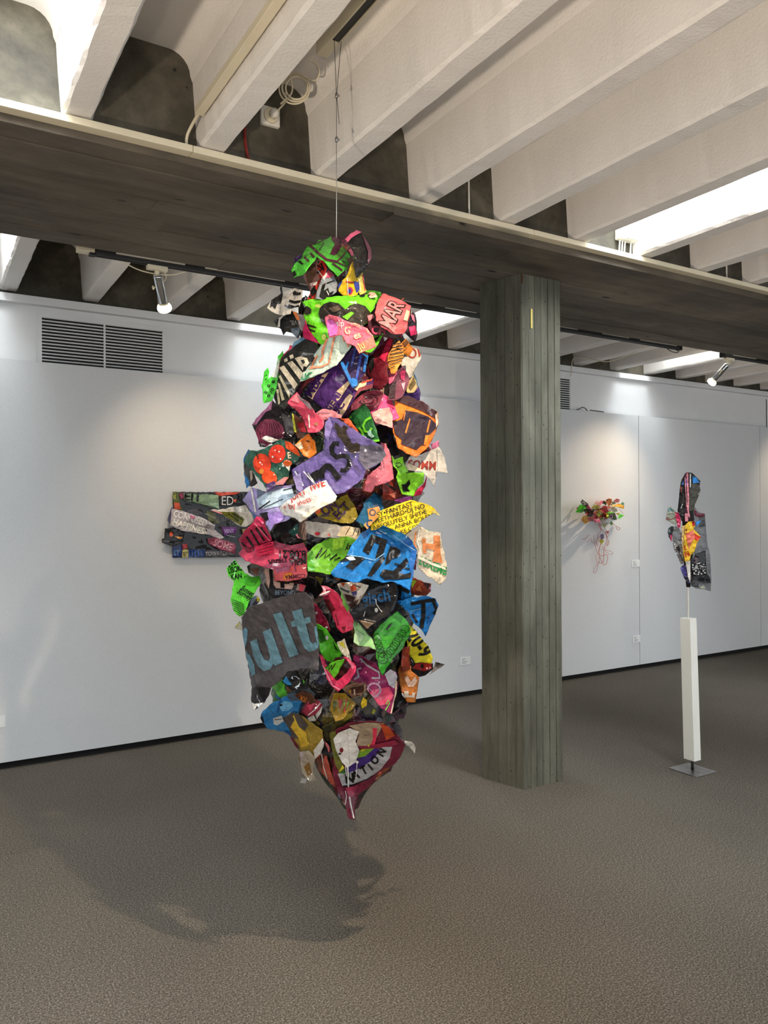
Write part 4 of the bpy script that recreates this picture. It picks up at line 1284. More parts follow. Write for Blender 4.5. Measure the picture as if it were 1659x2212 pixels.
S(3, (150, 60, 34), .02, [(1190, 260), (1260, 280), (1330, 250), (1390, 280), (1440, 290), (1440, 340), (1400, 380), (1300, 360), (1220, 330)], [P((150, 176, 40), (1290, 260), (1340, 270), (1310, 320)), P((196, 110, 60), (1330, 330), (1360, 300), (1380, 350)), P((60, 36, 36), (1380, 280), (1430, 290), (1420, 330)), P((226, 150, 170), (1420, 320), (1442, 305), (1440, 345))])
S(3, (224, 212, 192), .04, [(1265, -45), (1360, -112), (1430, -75), (1505, -60), (1517, 25), (1547, 165), (1542, 255), (1500, 302), (1450, 255), (1400, 225), (1350, 175), (1345, 65), (1310, -5)],
  [P((230, 142, 84), (1378, -22), (1402, -22), (1402, 12), (1458, 16), (1458, -44), (1500, -40), (1505, 80), (1520, 150), (1450, 138), (1460, 60), (1406, 48), (1410, 80), (1384, 78)), L((230, 142, 84), 10, (1335, -70), (1325, 20), (1340, 40)), L((238, 232, 222), 10, (1360, -85), (1345, 0), (1365, 60), (1352, 120)), P((40, 150, 80), (1360, -112), (1380, -130), (1440, -75), (1425, -72)),
   T('LUXEMB', 1350, 150, 78, -24, (34, 136, 72), .72, .03), P((236, 228, 212), (1360, 100), (1440, 140), (1540, 180), (1540, 195), (1440, 160), (1355, 118))],
  tilt=(.3, 0), amp=.006, slope=.10, gloss=.5, label='cream scrap with an orange H and green letters LUXEMB')
S(3, BLU, .0, [(1195, 290), (1240, 270), (1295, 300), (1300, 390), (1320, 460), (1260, 440), (1205, 400)], [L(INK, 26, (1205, 310), (1290, 350)), L(INK, 22, (1230, 280), (1220, 400)), L(INK, 18, (1260, 420), (1320, 380))])
S(3, BLU, .05, [(1200, 412), (1290, 390), (1400, 375), (1470, 393), (1492, 440), (1470, 502), (1440, 562), (1402, 652), (1370, 602), (1320, 562), (1280, 482)],
  [L(INK, 30, (1385, 420), (1388, 500), (1372, 600)), L(INK, 24, (1300, 430), (1390, 412), (1470, 400)), L(INK, 22, (1455, 410), (1478, 470), (1462, 500)), L(INK, 16, (1310, 500), (1345, 560)), L((120, 180, 226), 8, (1300, 480), (1370, 460)), P((30, 90, 160), (1410, 520), (1440, 500), (1420, 590))], tilt=(.3, -.1), amp=.013, lam=30, label='blue and black crumpled scrap on the right')
S(3, BLU, .12, [(750, 217), (800, 150), (860, 92), (895, 20), (960, -60), (1020, -100), (1110, -122), (1200, -100), (1290, -40), (1342, 62), (1330, 132), (1312, 252), (1292, 335), (1240, 302), (1210, 290), (1180, 275), (1100, 282), (1000, 252), (920, 282), (850, 262), (770, 242)],
  [P(INK, (968, 62), (1030, -52), (1065, -40), (1140, -10), (1100, 115), (1055, 112), (1082, 20), (1050, 5), (1010, 92)), P(INK, (800, 140), (850, 95), (960, 105), (985, 120), (900, 195), (850, 175), (890, 130)), P((226, 236, 246), (850, 110), (900, 95), (920, 125), (880, 130)), P(INK, (1130, 110), (1160, 28), (1200, 40), (1232, 62), (1210, 110), (1170, 120), (1150, 150), (1120, 160)),
   P(INK, (1000, 235), (1050, 150), (1110, 100), (1125, 115), (1080, 180), (1030, 240)), P(INK, (1085, 230), (1110, 190), (1180, 200), (1270, 110), (1285, 140), (1220, 215), (1260, 225), (1300, 210), (1300, 250), (1200, 262), (1120, 262)), P((20, 100, 186), (1290, -38), (1340, 62), (1330, 130), (1310, 250), (1285, 160), (1300, 60), (1240, 20)), P((40, 140, 206), (1060, -90), (1200, -90), (1290, -30), (1200, 0)), L((150, 200, 236), 6, (860, 92), (960, 105), (1050, 128), (1120, 80)), L(INK, 10, (1190, 150), (1290, 190)), L((150, 200, 236), 4, (1160, -60), (1250, 10), (1330, 62))],
  tilt=(.1, .25), amp=.012, lam=44, label='large bright blue sheet with black block letters')
# --- lower half
S(3, (150, 22, 54), .05, [(622, 420), (660, 440), (730, 562), (742, 622), (700, 602), (650, 572), (625, 502)], [E(WHT, 652, 490, 12, 10), E(WHT, 720, 590, 10, 6), P((190, 40, 80), (640, 440), (700, 540), (680, 560))])
S(3, (206, 46, 84), .08, [(690, 342), (750, 325), (800, 360), (850, 432), (907, 542), (902, 602), (830, 632), (790, 592), (760, 522), (720, 442), (700, 402)],
  [P((110, 20, 34), (695, 400), (740, 400), (780, 470), (740, 500)), P((110, 20, 34), (820, 590), (850, 585), (840, 620)), P((230, 90, 120), (800, 380), (850, 440), (820, 450)), L((110, 20, 34), 6, (780, 500), (800, 580))], tilt=(.1, .2), label='crimson folded scrap in the middle')
S(3, (238, 128, 152), .11, [(678, 302), (722, 308), (760, 330), (705, 378), (665, 372), (695, 345)], [L(WHT, 10, (675, 368), (720, 350), (755, 332)), L(WHT, 5, (690, 312), (715, 345))])
S(3, (162, 216, 142), .07, [(815, 330), (835, 380), (880, 470), (905, 522), (960, 582), (1040, 682), (1067, 747), (1010, 722), (940, 717), (905, 692), (912, 602), (870, 500), (830, 430)],
  [P((190, 226, 176), (910, 600), (980, 650), (940, 715), (905, 690)), P((110, 180, 70), (815, 330), (850, 410), (880, 480), (860, 480), (830, 420))], amp=.004, label='pale green pointed scrap')
S(3, (94, 206, 40), .05, [(640, 562), (720, 602), (780, 692), (832, 762), (820, 812), (770, 842), (700, 802), (660, 722), (640, 642)], [P((40, 110, 24), (640, 590), (690, 610), (720, 680), (680, 700)), E(WHT, 722, 662, 10, 16), P(INK, (760, 680), (800, 760), (780, 740)), P((60, 50, 90), (735, 600), (790, 640), (830, 690), (790, 680))])
S(3, (98, 22, 32), .03, [(780, 800), (860, 800), (917, 852), (872, 932), (820, 992), (780, 962), (740, 902)], [P((60, 12, 22), (800, 850), (870, 840), (850, 920))])
S(3, (226, 52, 98), .06, [(662, 770), (700, 790), (740, 902), (790, 960), (860, 902), (890, 860), (830, 790), (870, 800), (922, 862), (917, 902), (872, 972), (800, 1035), (760, 1002), (720, 942), (690, 852)], [L((244, 140, 170), 9, (690, 850), (760, 990), (810, 1020)), P((240, 120, 150), (860, 800), (915, 860), (900, 880), (865, 830))], tilt=(0, .2), label='hot pink torn loop')
S(3, (226, 216, 192), .05, [(790, 692), (842, 668), (892, 832), (860, 802), (820, 762)], [P((220, 206, 70), (800, 700), (835, 690), (850, 740))])
S(3, (112, 216, 44), .09, [(705, 872), (760, 832), (842, 810), (802, 902), (770, 942), (740, 902)], [L(INK, 7, (715, 870), (735, 850), (730, 890), (755, 850), (752, 885), (780, 840))], label='small lime polygon with black scrawl')
S(3, (134, 48, 26), .02, [(1238, 732), (1292, 720), (1295, 880), (1240, 902)])
S(3, (216, 130, 60), .03, [(1212, 902), (1240, 800), (1285, 770), (1302, 890), (1357, 935), (1342, 1042), (1332, 1107), (1270, 1102), (1235, 1032)],
  [P((232, 196, 176), (1255, 935), (1280, 925), (1298, 965), (1330, 930), (1345, 960), (1320, 1000), (1280, 1000)), P((236, 220, 206), (1255, 1030), (1285, 1030), (1285, 1060), (1310, 1060), (1310, 1040), (1330, 1040), (1325, 1075), (1255, 1072)), P((190, 96, 40), (1220, 880), (1260, 840), (1250, 960))], tilt=(.3, 0), amp=.005, label='orange paper flap at the lower right')
S(3, (24, 18, 22), .04, [(1283, 770), (1320, 842), (1380, 832), (1452, 840), (1454, 880), (1400, 922), (1340, 932), (1300, 892)], [P((150, 26, 22), (1310, 872), (1340, 838), (1440, 836), (1446, 872), (1392, 894)), E(INK, 1378, 858, 12, 16)])
S(3, (122, 116, 116), .02, [(1440, 902), (1470, 830), (1534, 846), (1480, 882), (1425, 922)], [P((70, 66, 66), (1470, 830), (1534, 846), (1480, 865))], tilt=(.4, 0))
S(3, (216, 206, 40), .06, [(1268, 562), (1310, 588), (1362, 652), (1422, 722), (1452, 802), (1440, 842), (1380, 832), (1320, 842), (1280, 762), (1270, 682)],
  [T('20-9', 1262, 648, 150, -55, INK, .72, .03), T('SMUT', 1335, 618, 44, -52, (60, 56, 20), .8, .01), P((40, 30, 20), (1282, 790), (1310, 800), (1330, 842), (1300, 830))], tilt=(.3, .1), amp=.006, label='yellow scrap with black numerals')
S(3, (52, 152, 40), .08, [(1040, 642), (1090, 572), (1150, 520), (1210, 478), (1262, 532), (1292, 582), (1302, 622), (1240, 742), (1180, 802), (1130, 872), (1105, 925), (1080, 872), (1060, 782)],
  [ring(INK, 4, 1066, 660, 22, 24), ring(INK, 4, 1072, 690, 24, 24), ring(INK, 4, 1080, 718, 25, 24), ring(INK, 4, 1088, 745, 26, 24), ring(INK, 4, 1098, 772, 27, 25), ring(INK, 4.5, 1108, 805, 34, 38), ring(INK, 4, 1140, 780, 28, 28), ring(INK, 4, 1162, 752, 28, 28), ring(INK, 4, 1182, 724, 28, 28), ring(INK, 4, 1200, 694, 27, 28), ring(INK, 4, 1218, 664, 27, 28), ring(INK, 4, 1238, 634, 28, 28), ring(INK, 4, 1260, 604, 28, 28),
   E(INK, 1098, 798, 4, 6), E(INK, 1116, 796, 4, 6), L(INK, 4, (1094, 815), (1108, 825), (1122, 813)), P((34, 120, 30), (1180, 790), (1230, 700), (1280, 640), (1240, 742)), P(INK, (1150, 570), (1175, 560), (1140, 610), (1125, 605)), P((36, 110, 40), (1175, 800), (1235, 745), (1225, 790), (1190, 820))],
  tilt=(.1, .1), amp=.006, label='green pointed sheet with a chain of black circles')
S(3, (152, 38, 98), .05, [(905, 780), (960, 790), (1060, 842), (1110, 922), (1160, 880), (1202, 902), (1212, 982), (1190, 1082), (1167, 1190), (1100, 1150), (1040, 1072), (1000, 1022), (960, 985), (890, 955)],
  [P((226, 76, 116), (1000, 1060), (1040, 1020), (1150, 1000), (1180, 1060), (1150, 1120), (1080, 1130)), ring((206, 160, 190), 14, 1046, 1022, 44, 46), L((190, 180, 200), 14, (910, 950), (940, 930), (930, 880), (960, 870)), L((180, 170, 186), 14, (950, 805), (1010, 860), (1080, 900), (1085, 940), (1030, 940)), L((226, 180, 206), 3, (1000, 1000), (1100, 1090)), L((226, 180, 206), 3, (1090, 1000), (1010, 1080)), E((236, 200, 220), 990, 900, 6), E((236, 200, 220), 1080, 970, 6), E((236, 200, 220), 960, 830, 5),
   P((196, 196, 210), (1110, 892), (1150, 878), (1190, 888), (1207, 930), (1186, 1012), (1150, 990), (1135, 950)), P((90, 22, 50), (960, 800), (1050, 850), (1000, 850)), L((116, 206, 60), 7, (1130, 1120), (1145, 1090), (1155, 1110), (1138, 1140), (1120, 1170)), L((226, 206, 180), 12, (1200, 960), (1195, 1060), (1165, 1185))],
  tilt=(.1, .1), amp=.008, label='sparkling magenta sheet with grey ring letters')
S(3, (132, 98, 78), .07, [(828, 1012), (880, 985), (990, 972), (1002, 1012), (960, 1062), (900, 1082)], [P((70, 40, 30), (880, 1010), (980, 990), (970, 1040), (900, 1050)), P((206, 170, 150), (905, 1020), (915, 1015), (918, 1060), (908, 1062)), P((206, 170, 150), (975, 990), (988, 985), (985, 1040)), P((200, 150, 60), (870, 1030), (890, 1020), (885, 1050))], amp=.004)
S(3, (80, 80, 74), .06, [(880, 1082), (960, 1062), (1012, 1102), (1062, 1162), (1042, 1192), (990, 1200), (940, 1132)], [P((222, 192, 44), (975, 1062), (1000, 1072), (995, 1130), (965, 1150), (955, 1120)), P((160, 160, 60), (1040, 1150), (1062, 1162), (1042, 1195), (1030, 1180))], amp=.006)
S(3, (84, 80, 84), .11, [(130, 522), (180, 452), (260, 430), (380, 390), (480, 360), (575, 350), (622, 392), (642, 522), (667, 702), (667, 792), (660, 892), (600, 872), (520, 882), (440, 902), (400, 962), (340, 1002), (320, 1062), (290, 1112), (220, 1162), (200, 1102), (205, 1002), (185, 882), (160, 762), (140, 642)],
  [P((116, 166, 196), (140, 612), (160, 592), (176, 610), (170, 690), (152, 745)), P((110, 158, 182), (160, 760), (190, 780), (222, 850), (228, 905), (205, 930), (182, 860)), P((108, 150, 168), (192, 690), (238, 668), (262, 760), (290, 812), (318, 822), (332, 800), (316, 740), (278, 622), (334, 598), (416, 832), (366, 856), (352, 842), (330, 880), (288, 892), (248, 860), (215, 790)),
   P((104, 146, 162), (350, 500), (408, 486), (528, 776), (464, 798)), P((104, 146, 162), (480, 482), (546, 462), (564, 528), (606, 516), (612, 556), (576, 566), (608, 690), (625, 705), (645, 690), (662, 730), (640, 750), (600, 760), (566, 735), (536, 660), (512, 582), (480, 590), (472, 552), (500, 542)), P((108, 150, 170), (632, 590), (650, 580), (666, 700), (660, 740)),
   P((206, 200, 190), (200, 1105), (222, 1118), (290, 1108), (278, 1140), (262, 1125), (255, 1150), (240, 1130), (222, 1162)), P((30, 28, 32), (205, 1000), (330, 1010), (300, 1100), (222, 1118), (202, 1098))],
  tilt=(-.1, .0), amp=.007, lam=60, curl=-.5, label='large charcoal sheet with blue grey letters ult')
# --- tail
S(4, (14, 14, 18), .0, [(410, 170), (440, 110), (540, 80), (660, 100), (700, 170), (740, 240), (700, 300), (620, 280), (560, 230), (480, 230)], [P((40, 120, 180), (415, 165), (440, 130), (480, 190), (450, 190)), P((80, 180, 40), (555, 150), (580, 160), (560, 185))])
S(4, (12, 11, 14), -.02, [(1180, 120), (1220, 130), (1240, 260), (1290, 310), (1260, 380), (1180, 400), (1160, 300)])
S(4, (150, 120, 30), .0, [(770, 250), (850, 245), (925, 320), (840, 422), (780, 442), (740, 360)], [P((190, 40, 36), (800, 280), (830, 300), (810, 360)), P((120, 170, 40), (830, 310), (880, 300), (850, 360)), L((190, 40, 36), 9, (860, 290), (840, 380)), P((80, 90, 30), (760, 300), (790, 310), (770, 380))])
S(4, (72, 68, 32), .02, [(688, 482), (760, 440), (840, 400), (920, 330), (965, 382), (870, 452), (780, 502), (745, 562), (722, 602), (700, 542)], [P((130, 120, 40), (800, 430), (900, 370), (930, 390), (850, 440)), P((40, 40, 24), (700, 490), (750, 470), (740, 540))])
S(4, (84, 46, 26), .02, [(498, 262), (560, 230), (622, 260), (652, 312), (600, 330), (540, 300)], [T('XII', 525, 296, 56, -20, (206, 120, 40), .8, .01)])
S(4, (142, 32, 62), .03, [(548, 372), (590, 302), (650, 288), (692, 330), (662, 382), (600, 412)], [L(WHT, 6, (680, 310), (640, 360), (590, 400)), P((196, 60, 90), (580, 330), (640, 310), (610, 370)), P((190, 110, 60), (620, 290), (650, 290), (640, 320))])
S(4, (190, 190, 184), .03, [(575, 410), (640, 370), (690, 330), (680, 380), (640, 440), (600, 440)], [L(INK, 8, (585, 415), (650, 375)), L(INK, 7, (630, 385), (650, 430))])
S(4, (110, 20, 34), .0, [(640, 440), (720, 400), (760, 430), (730, 490), (680, 500)], [E((60, 10, 20), 705, 445, 22)])
S(4, (40, 126, 192), .05, [(263, 422), (280, 370), (330, 325), (400, 290), (460, 250), (520, 233), (542, 270), (562, 330), (540, 382), (480, 392), (430, 432), (472, 522), (478, 550), (420, 512), (360, 497), (310, 492), (280, 452)],
  [P((110, 180, 226), (390, 330), (430, 300), (480, 310), (490, 340), (450, 370), (410, 370)), P((70, 90, 110), (440, 260), (520, 240), (530, 300), (470, 300)), P(INK, (263, 422), (275, 400), (290, 450), (280, 452)), P((206, 214, 220), (350, 420), (410, 400), (425, 440), (380, 470), (355, 460)), L(INK, 5, (360, 430), (410, 425)), L((24, 80, 140), 12, (400, 290), (380, 380)), P((26, 90, 160), (420, 500), (475, 520), (478, 550)), E(INK, 405, 330, 10, 7)],
  tilt=(-.2, -.2), amp=.010, label='rounded blue scrap at the lower left')
S(4, (110, 24, 48), .0, [(465, 540), (500, 560), (530, 640), (500, 610)])
S(4, (150, 126, 46), .07, [(415, 422), (470, 385), (540, 400), (620, 450), (687, 502), (697, 562), (670, 622), (640, 682), (625, 782), (652, 852), (600, 856), (550, 792), (530, 702), (530, 622), (490, 562), (470, 512)],
  [P((78, 70, 66), (413, 422), (470, 385), (540, 400), (592, 468), (545, 540), (520, 560), (490, 562), (470, 512)), P((204, 168, 48), (470, 480), (500, 430), (530, 480), (580, 520), (590, 610), (540, 620), (530, 560)), L((214, 186, 60), 8, (490, 400), (540, 520), (600, 600)), P((190, 180, 160), (530, 650), (600, 640), (640, 690), (625, 782), (652, 852), (600, 856), (550, 792)), P((150, 110, 50), (560, 750), (600, 720), (620, 800), (590, 820)), P((206, 190, 196), (532, 650), (560, 650), (548, 780))],
  tilt=(-.1, .0), amp=.008, label='olive yellow twisted scrap near the tail')
S(4, (216, 212, 206), .09, [(628, 642), (690, 558), (703, 590), (682, 662), (640, 704)])
S(4, (176, 176, 176), .02, [(538, 866), (545, 830), (582, 840), (576, 868)])
S(4, (206, 96, 78), .06, [(650, 692), (690, 622), (722, 682), (742, 762), (772, 852), (782, 897), (745, 872), (700, 812), (660, 772)], [T('ERMA', 680, 760, 52, 72, (60, 30, 30), .8, .02), L(WHT, 6, (680, 640), (700, 760), (725, 840)), P((110, 70, 56), (655, 690), (680, 700), (690, 800), (660, 770))], amp=.004)
S(4, (226, 122, 132), .05, [(700, 562), (742, 622), (782, 742), (775, 772), (735, 672)], [P((110, 24, 40), (735, 620), (760, 690), (770, 770), (745, 720))])
S(4, (112, 28, 52), .05, [(740, 522), (780, 502), (870, 455), (1000, 440), (1110, 450), (1180, 502), (1242, 582), (1262, 602), (1225, 692), (1180, 742), (1080, 792), (1050, 852), (1000, 902), (942, 942), (917, 1012), (914, 1118), (872, 1112), (850, 1022), (820, 962), (780, 882), (760, 792), (770, 702), (750, 602)],
  [P((108, 108, 42), (738, 522), (780, 502), (800, 640), (830, 740), (852, 782), (812, 802), (780, 742), (752, 620)), P((178, 178, 182), (795, 802), (880, 790), (980, 742), (1050, 682), (1080, 620), (1172, 615), (1155, 692), (1092, 772), (1000, 842), (900, 882), (828, 885)),
   P((62, 36, 118), (845, 772), (930, 702), (955, 640), (1050, 625), (1092, 635), (1040, 705), (955, 762), (870, 797)), P((118, 160, 44), (925, 695), (955, 632), (1050, 625), (985, 682)), P((206, 196, 50), (945, 645), (990, 625), (975, 650)), P((40, 100, 40), (800, 800), (850, 775), (845, 800)), P((206, 200, 50), (800, 795), (830, 740), (842, 762)),
   T('N', 848, 868, 92, 6, INK, .9, .03), T('A', 905, 846, 84, 20, INK, .85, .03), T('T', 972, 812, 80, 30, INK, .85, .03), T('I', 1030, 782, 76, 40, INK, .9, .03), T('O', 1052, 746, 76, 48, INK, .85, .03), T('N', 1105, 690, 78, 58, INK, .85, .03), L(INK, 7, (830, 892), (900, 880), (1000, 842), (1040, 815)),
   P((166, 146, 122), (872, 470), (1000, 448), (1115, 455), (1060, 560), (1000, 625), (920, 612), (945, 520)), P((190, 72, 32), (1085, 455), (1150, 478), (1190, 540), (1130, 572), (1105, 500)), P((232, 54, 88), (1036, 488), (1068, 490), (1062, 560), (1045, 625), (1020, 615), (1040, 560)), P((140, 30, 60), (930, 612), (1000, 610), (1190, 570), (1220, 600), (1080, 625), (960, 632)), P((206, 190, 70), (1000, 600), (1020, 600), (1010, 620)),
   P((228, 225, 220), (765, 562), (800, 520), (880, 488), (946, 512), (918, 580), (946, 642), (920, 722), (862, 762), (825, 722), (785, 642)), L((196, 194, 190), 3, (780, 600), (930, 560)), L((196, 194, 190), 3, (860, 500), (880, 740)), E((120, 20, 30), 822, 640, 13, 18), E(INK, 810, 665, 10, 7),
   L(WHT, 9, (865, 745), (870, 900), (885, 1010), (908, 1110)), L(WHT, 5, (850, 750), (856, 820)), L(WHT, 5, (930, 725), (922, 830)), E(WHT, 930, 722, 10), L(WHT, 4, (848, 920), (858, 960), (846, 1020)), P((150, 40, 70), (850, 900), (940, 880), (900, 960), (870, 960))],
  tilt=(0, -.15), amp=.008, lam=60, label='tail sheet with the curved word NATION and white drips')
S(4, (116, 122, 148), .06, [(760, 792), (792, 842), (852, 962), (805, 977), (768, 902)], [P((110, 20, 40), (760, 900), (790, 880), (800, 970), (765, 950))])
S(4, (150, 80, 42), .05, [(1100, 772), (1150, 692), (1222, 635), (1227, 692), (1180, 742), (1050, 852), (1000, 902), (935, 952), (917, 1022), (908, 1072), (896, 1002), (930, 922), (1000, 862)],
  [E((206, 190, 150), 1040, 840, 16, 12), E(INK, 1020, 868, 12, 9), E((190, 40, 50), 1140, 740, 20, 12), E((180, 170, 50), 1190, 680, 20, 14), E((226, 210, 190), 990, 885, 12, 8), E((190, 60, 60), 1085, 790, 12), L((60, 30, 20), 6, (930, 930), (1000, 872))], amp=.014, lam=22)
S(4, (88, 84, 92), .03, [(1158, 452), (1200, 440), (1242, 502), (1242, 562), (1190, 522)], [E(INK, 1180, 440, 18, 24)])
S(4, (78, 52, 66), .0, [(1165, 392), (1262, 330), (1284, 308), (1252, 422), (1200, 432)])
S(4, (236, 230, 220), .05, [(1250, 570), (1302, 580), (1332, 622), (1327, 664), (1290, 622), (1260, 592)], [L((40, 30, 30), 3, (1255, 572), (1300, 582), (1328, 622))], tilt=(.3, .2), label='small white curled tip')
S(4, (120, 40, 70), .03, [(1170, 600), (1250, 570), (1262, 602), (1220, 640), (1180, 640)], [E((220, 190, 60), 1205, 610, 10, 6), E((40, 30, 90), 1225, 590, 12, 7), E((220, 60, 60), 1190, 625, 9, 6)], amp=.014, lam=20)
# ------------------------------------------------------------------ wire that carries the sculpture
WD = SC_D
wtop = at_depth(722, 95, WD)
hw_ = thing('hanging_wire', at_depth(727, 300, WD), 'thin steel wire with two clamps above the hanging sculpture', 'wire')
c1 = at_depth(727, 208, WD)
tube('strand', [wtop + Vector((0, 0, 0.012)), c1], 0.0011, MAT['black'], hw_, n=6)
tube('strand', [at_depth(738, 84, WD) + Vector((0, 0, 0.01)), c1], 0.0011, MAT['black'], hw_, n=6)
tube('strand', [c1, at_depth(727, 300, WD)], 0.0009, MAT['black'], hw_, n=6)
tube('loose_end', smooth_path([c1, at_depth(730, 235, WD), at_depth(733, 268, WD)], 5), 0.0010, MAT['black'], hw_, n=6)
tube('strand', [at_depth(727, 300, WD), at_depth(727, 532, WD)], 0.0016, MAT['wire'], hw_, n=6)
for py in (206, 301):
    q = at_depth(727, py, WD)
    lathe('clamp', [(-.010, .0025), (-.009, .005), (.006, .0055), (.010, .003)], q, (0.1, 0, 1), MAT['steel'], hw_, n=10)
    lathe('clamp_screw', [(0, .0035), (.009, .0035), (.011, .002)], q, (1, -.3, 0), MAT['steel'], hw_, n=8)

tr = thing('ceiling_track', (1.306, 1.3, 3.29), 'black slotted track along the ceiling recess above the wire', 'track')
boxes('rail', [(1.285, 1.291, -1.0, 2.49, 3.272, 3.33), (1.321, 1.327, -1.0, 2.49, 3.272, 3.33), (1.291, 1.321, -1.0, 2.49, 3.312, 3.33)], MAT['cream'], tr)
boxes('slot', [(1.292, 1.320, -1.0, 2.488, 3.276, 3.311)], MAT['black'], tr)
boxes('end_box', [(1.283, 1.329, 2.492, 2.60, 3.275, 3.33)], MAT['cream'], tr, bevel=0.003)

# ------------------------------------------------------------------ cables, boxes and sockets on the beam face
tk = thing('cable_trunking', (3.0, Y_BEAM, 2.94), 'long cream cable trunking along the top of the concrete beam', 'trunking')
xs = [X_L, -1.2, 0.9, 2.62, 3.30, 4.3, 6.6, 9.0, X_R]
for a, b in zip(xs, xs[1:]):
    boxes('trunking_length', [(a + .001, b - .001, 2.878, Y_BEAM - 0.002, 2.931, 2.957)], MAT['cream'], tk, bevel=0.002)

sk = thing('wall_socket', (1.23, Y_BEAM, 3.13), 'white round socket with plug on the concrete beam face', 'socket')
boxes('plate', [(1.19, 1.272, Y_BEAM - 0.022, Y_BEAM - 0.001, 3.132, 3.208)], MAT['white_plastic'], sk, bevel=0.004)
lathe('socket_ring', [(0, .031), (.008, .031), (.009, .026), (.010, .0)], (1.231, Y_BEAM - .022, 3.170), (0, -1, 0), MAT['cream'], sk)
lathe('plug', [(0, .019), (.022, .019), (.030, .010), (.034, .004)], (1.236, Y_BEAM - .030, 3.172), (0.2, -1, .1), MAT['white_plastic'], sk)
tube('plug_cable', smooth_path([(1.242, Y_BEAM - .06, 3.175), (1.27, 2.86, 3.21), (1.29, 2.83, 3.25), (1.27, 2.80, 3.29)]), .0035, MAT['cream'], sk)

cl = thing('cable_coil', (1.32, 2.80, 3.2), 'coil of cream cable hanging by the ceiling recess', 'cable')
for i, (cxx, cyy, r) in enumerate([(637, 190, 27), (639, 189, 30), (636, 191, 33), (641, 190, 24)]):
    path = []
    for j in range(30):
        t = 2 * math.pi * j / 30
        path.append(at_depth(cxx + r * math.cos(t), cyy + r * 1.02 * math.sin(t), 3.075 - .006 * i))
    V_, F_ = tube_vf(path, .0034, 8, closed=True)
    link('loop', V_, F_, MAT['cream'], cl, smooth=True)
tube('loop', smooth_path([at_depth(645, 158, 3.05), at_depth(664, 170, 3.03), at_depth(683, 173, 3.0), at_depth(690, 155, 2.98), at_depth(682, 135, 2.96), at_depth(668, 129, 2.95)]), .003, MAT['cream'], cl)
tube('lead', smooth_path([at_depth(615, 200, 3.07), at_depth(618, 212, 3.07), at_depth(606, 225, 3.05)]), .0034, MAT['cream'], cl)

cd = thing('cable_conduit', (0.90, 2.0, 3.02), 'cream conduit running along the side of a white ceiling rib', 'conduit')
boxes('conduit', [(0.883, 0.914, -3.5, 2.80, 3.035, 3.062)], MAT['cream'], cd, bevel=.002)
tube('cable', smooth_path([(0.898, 2.80, 3.045), (0.893, 2.86, 3.03), (0.884, 2.90, 3.00), (0.881, 2.905, 2.957)]), .006, MAT['cream'], cd)
tube('red_cable', smooth_path([(1.125, 2.922, 3.15), (1.124, 2.922, 3.08), (1.130, 2.922, 3.02), (1.143, 2.921, 2.957)]), .0065, MAT['red_cable'],
     label='dark red cable stub on the concrete face behind a rib', cat='cable')
tube('conduit_pipe', [(2.245, 2.921, 3.24), (2.248, 2.921, 2.957)], .0045, MAT['white_plastic'], label='thin white pipe on the beam face between two ribs', cat='pipe')
tube('conduit_pipe', [(4.205, 2.921, 3.24), (4.205, 2.921, 2.957)], .0045, MAT['white_plastic'], label='thin white pipe on the beam face at the far right', cat='pipe')

jb = thing('junction_box', (3.30, Y_BEAM, 2.957), 'white junction box with cables in the bright skylight recess', 'junction box')
boxes('box', [(3.245, 3.375, Y_BEAM - .05, Y_BEAM - .001, 3.032, 3.135)], MAT['white_plastic'], jb, bevel=.006)
boxes('lid', [(3.282, 3.372, Y_BEAM - .058, Y_BEAM - .05, 3.036, 3.131)], MAT['white_plastic'], jb, bevel=.003)
for xx in (3.265, 3.285, 3.305, 3.352):
    tube('cable', smooth_path([(xx, Y_BEAM - .02, 3.034), (xx - .004, Y_BEAM - .02, 2.99), (xx - .008, Y_BEAM - .02, 2.957)]), .0045, MAT['white_plastic'], jb)

# ------------------------------------------------------------------ lighting track behind the beam and its lamps
def light_track(x0, x1, label):
    t = thing('lighting_track', ((x0 + x1) / 2, 4.19, 2.895), label, 'track')
    boxes('rail', [(x0, x1, 4.170, 4.176, 2.896, 2.932), (x0, x1, 4.199, 4.205, 2.896, 2.932), (x0, x1, 4.176, 4.199, 2.922, 2.932)], MAT['grey_metal'], t)
    boxes('slot', [(x0 + .002, x1 - .002, 4.178, 4.197, 2.902, 2.921)], MAT['black'], t)
    boxes('end_cap', [(x0 - .03, x0, 4.166, 4.209, 2.892, 2.936)], MAT['black'], t, bevel=.003)
    boxes('end_cap', [(x1, x1 + .03, 4.166, 4.209, 2.892, 2.936)], MAT['black'], t, bevel=.003)
    x = x0 + .1
    rr = random.Random(int(x0 * 10))
    while x < x1 - .3:
        ln = rr.uniform(.25, .6)
        boxes('cover_strip', [(x, min(x + ln, x1 - .05), 4.160, 4.166, 2.916, 2.936)], MAT['white_plastic'], t)  # white bars of random length along the track
        x += ln + rr.uniform(.08, .3)
    for xx in (x0 + .35, (x0 + x1) / 2, x1 - .35):
        kq = round((xx - RIB0) / RIB_S)
        xc_ = RIB0 + RIB_S * kq + .055
        if x0 < xc_ < x1:
            boxes('bracket', [(xc_ - .02, xc_ + .02, 4.176, 4.199, 2.932, 2.966)], MAT['grey_metal'], t)
    return t


t1 = light_track(0.79, 5.38, 'long grey lighting track behind the concrete beam, left of its free end')
boxes('feed_box', [(0.70, 0.785, 4.16, 4.22, 2.905, 2.955)], MAT['cream'], t1, bevel=.004)
light_track(5.98, 10.5, 'second lighting track behind the beam carrying the right spotlight')


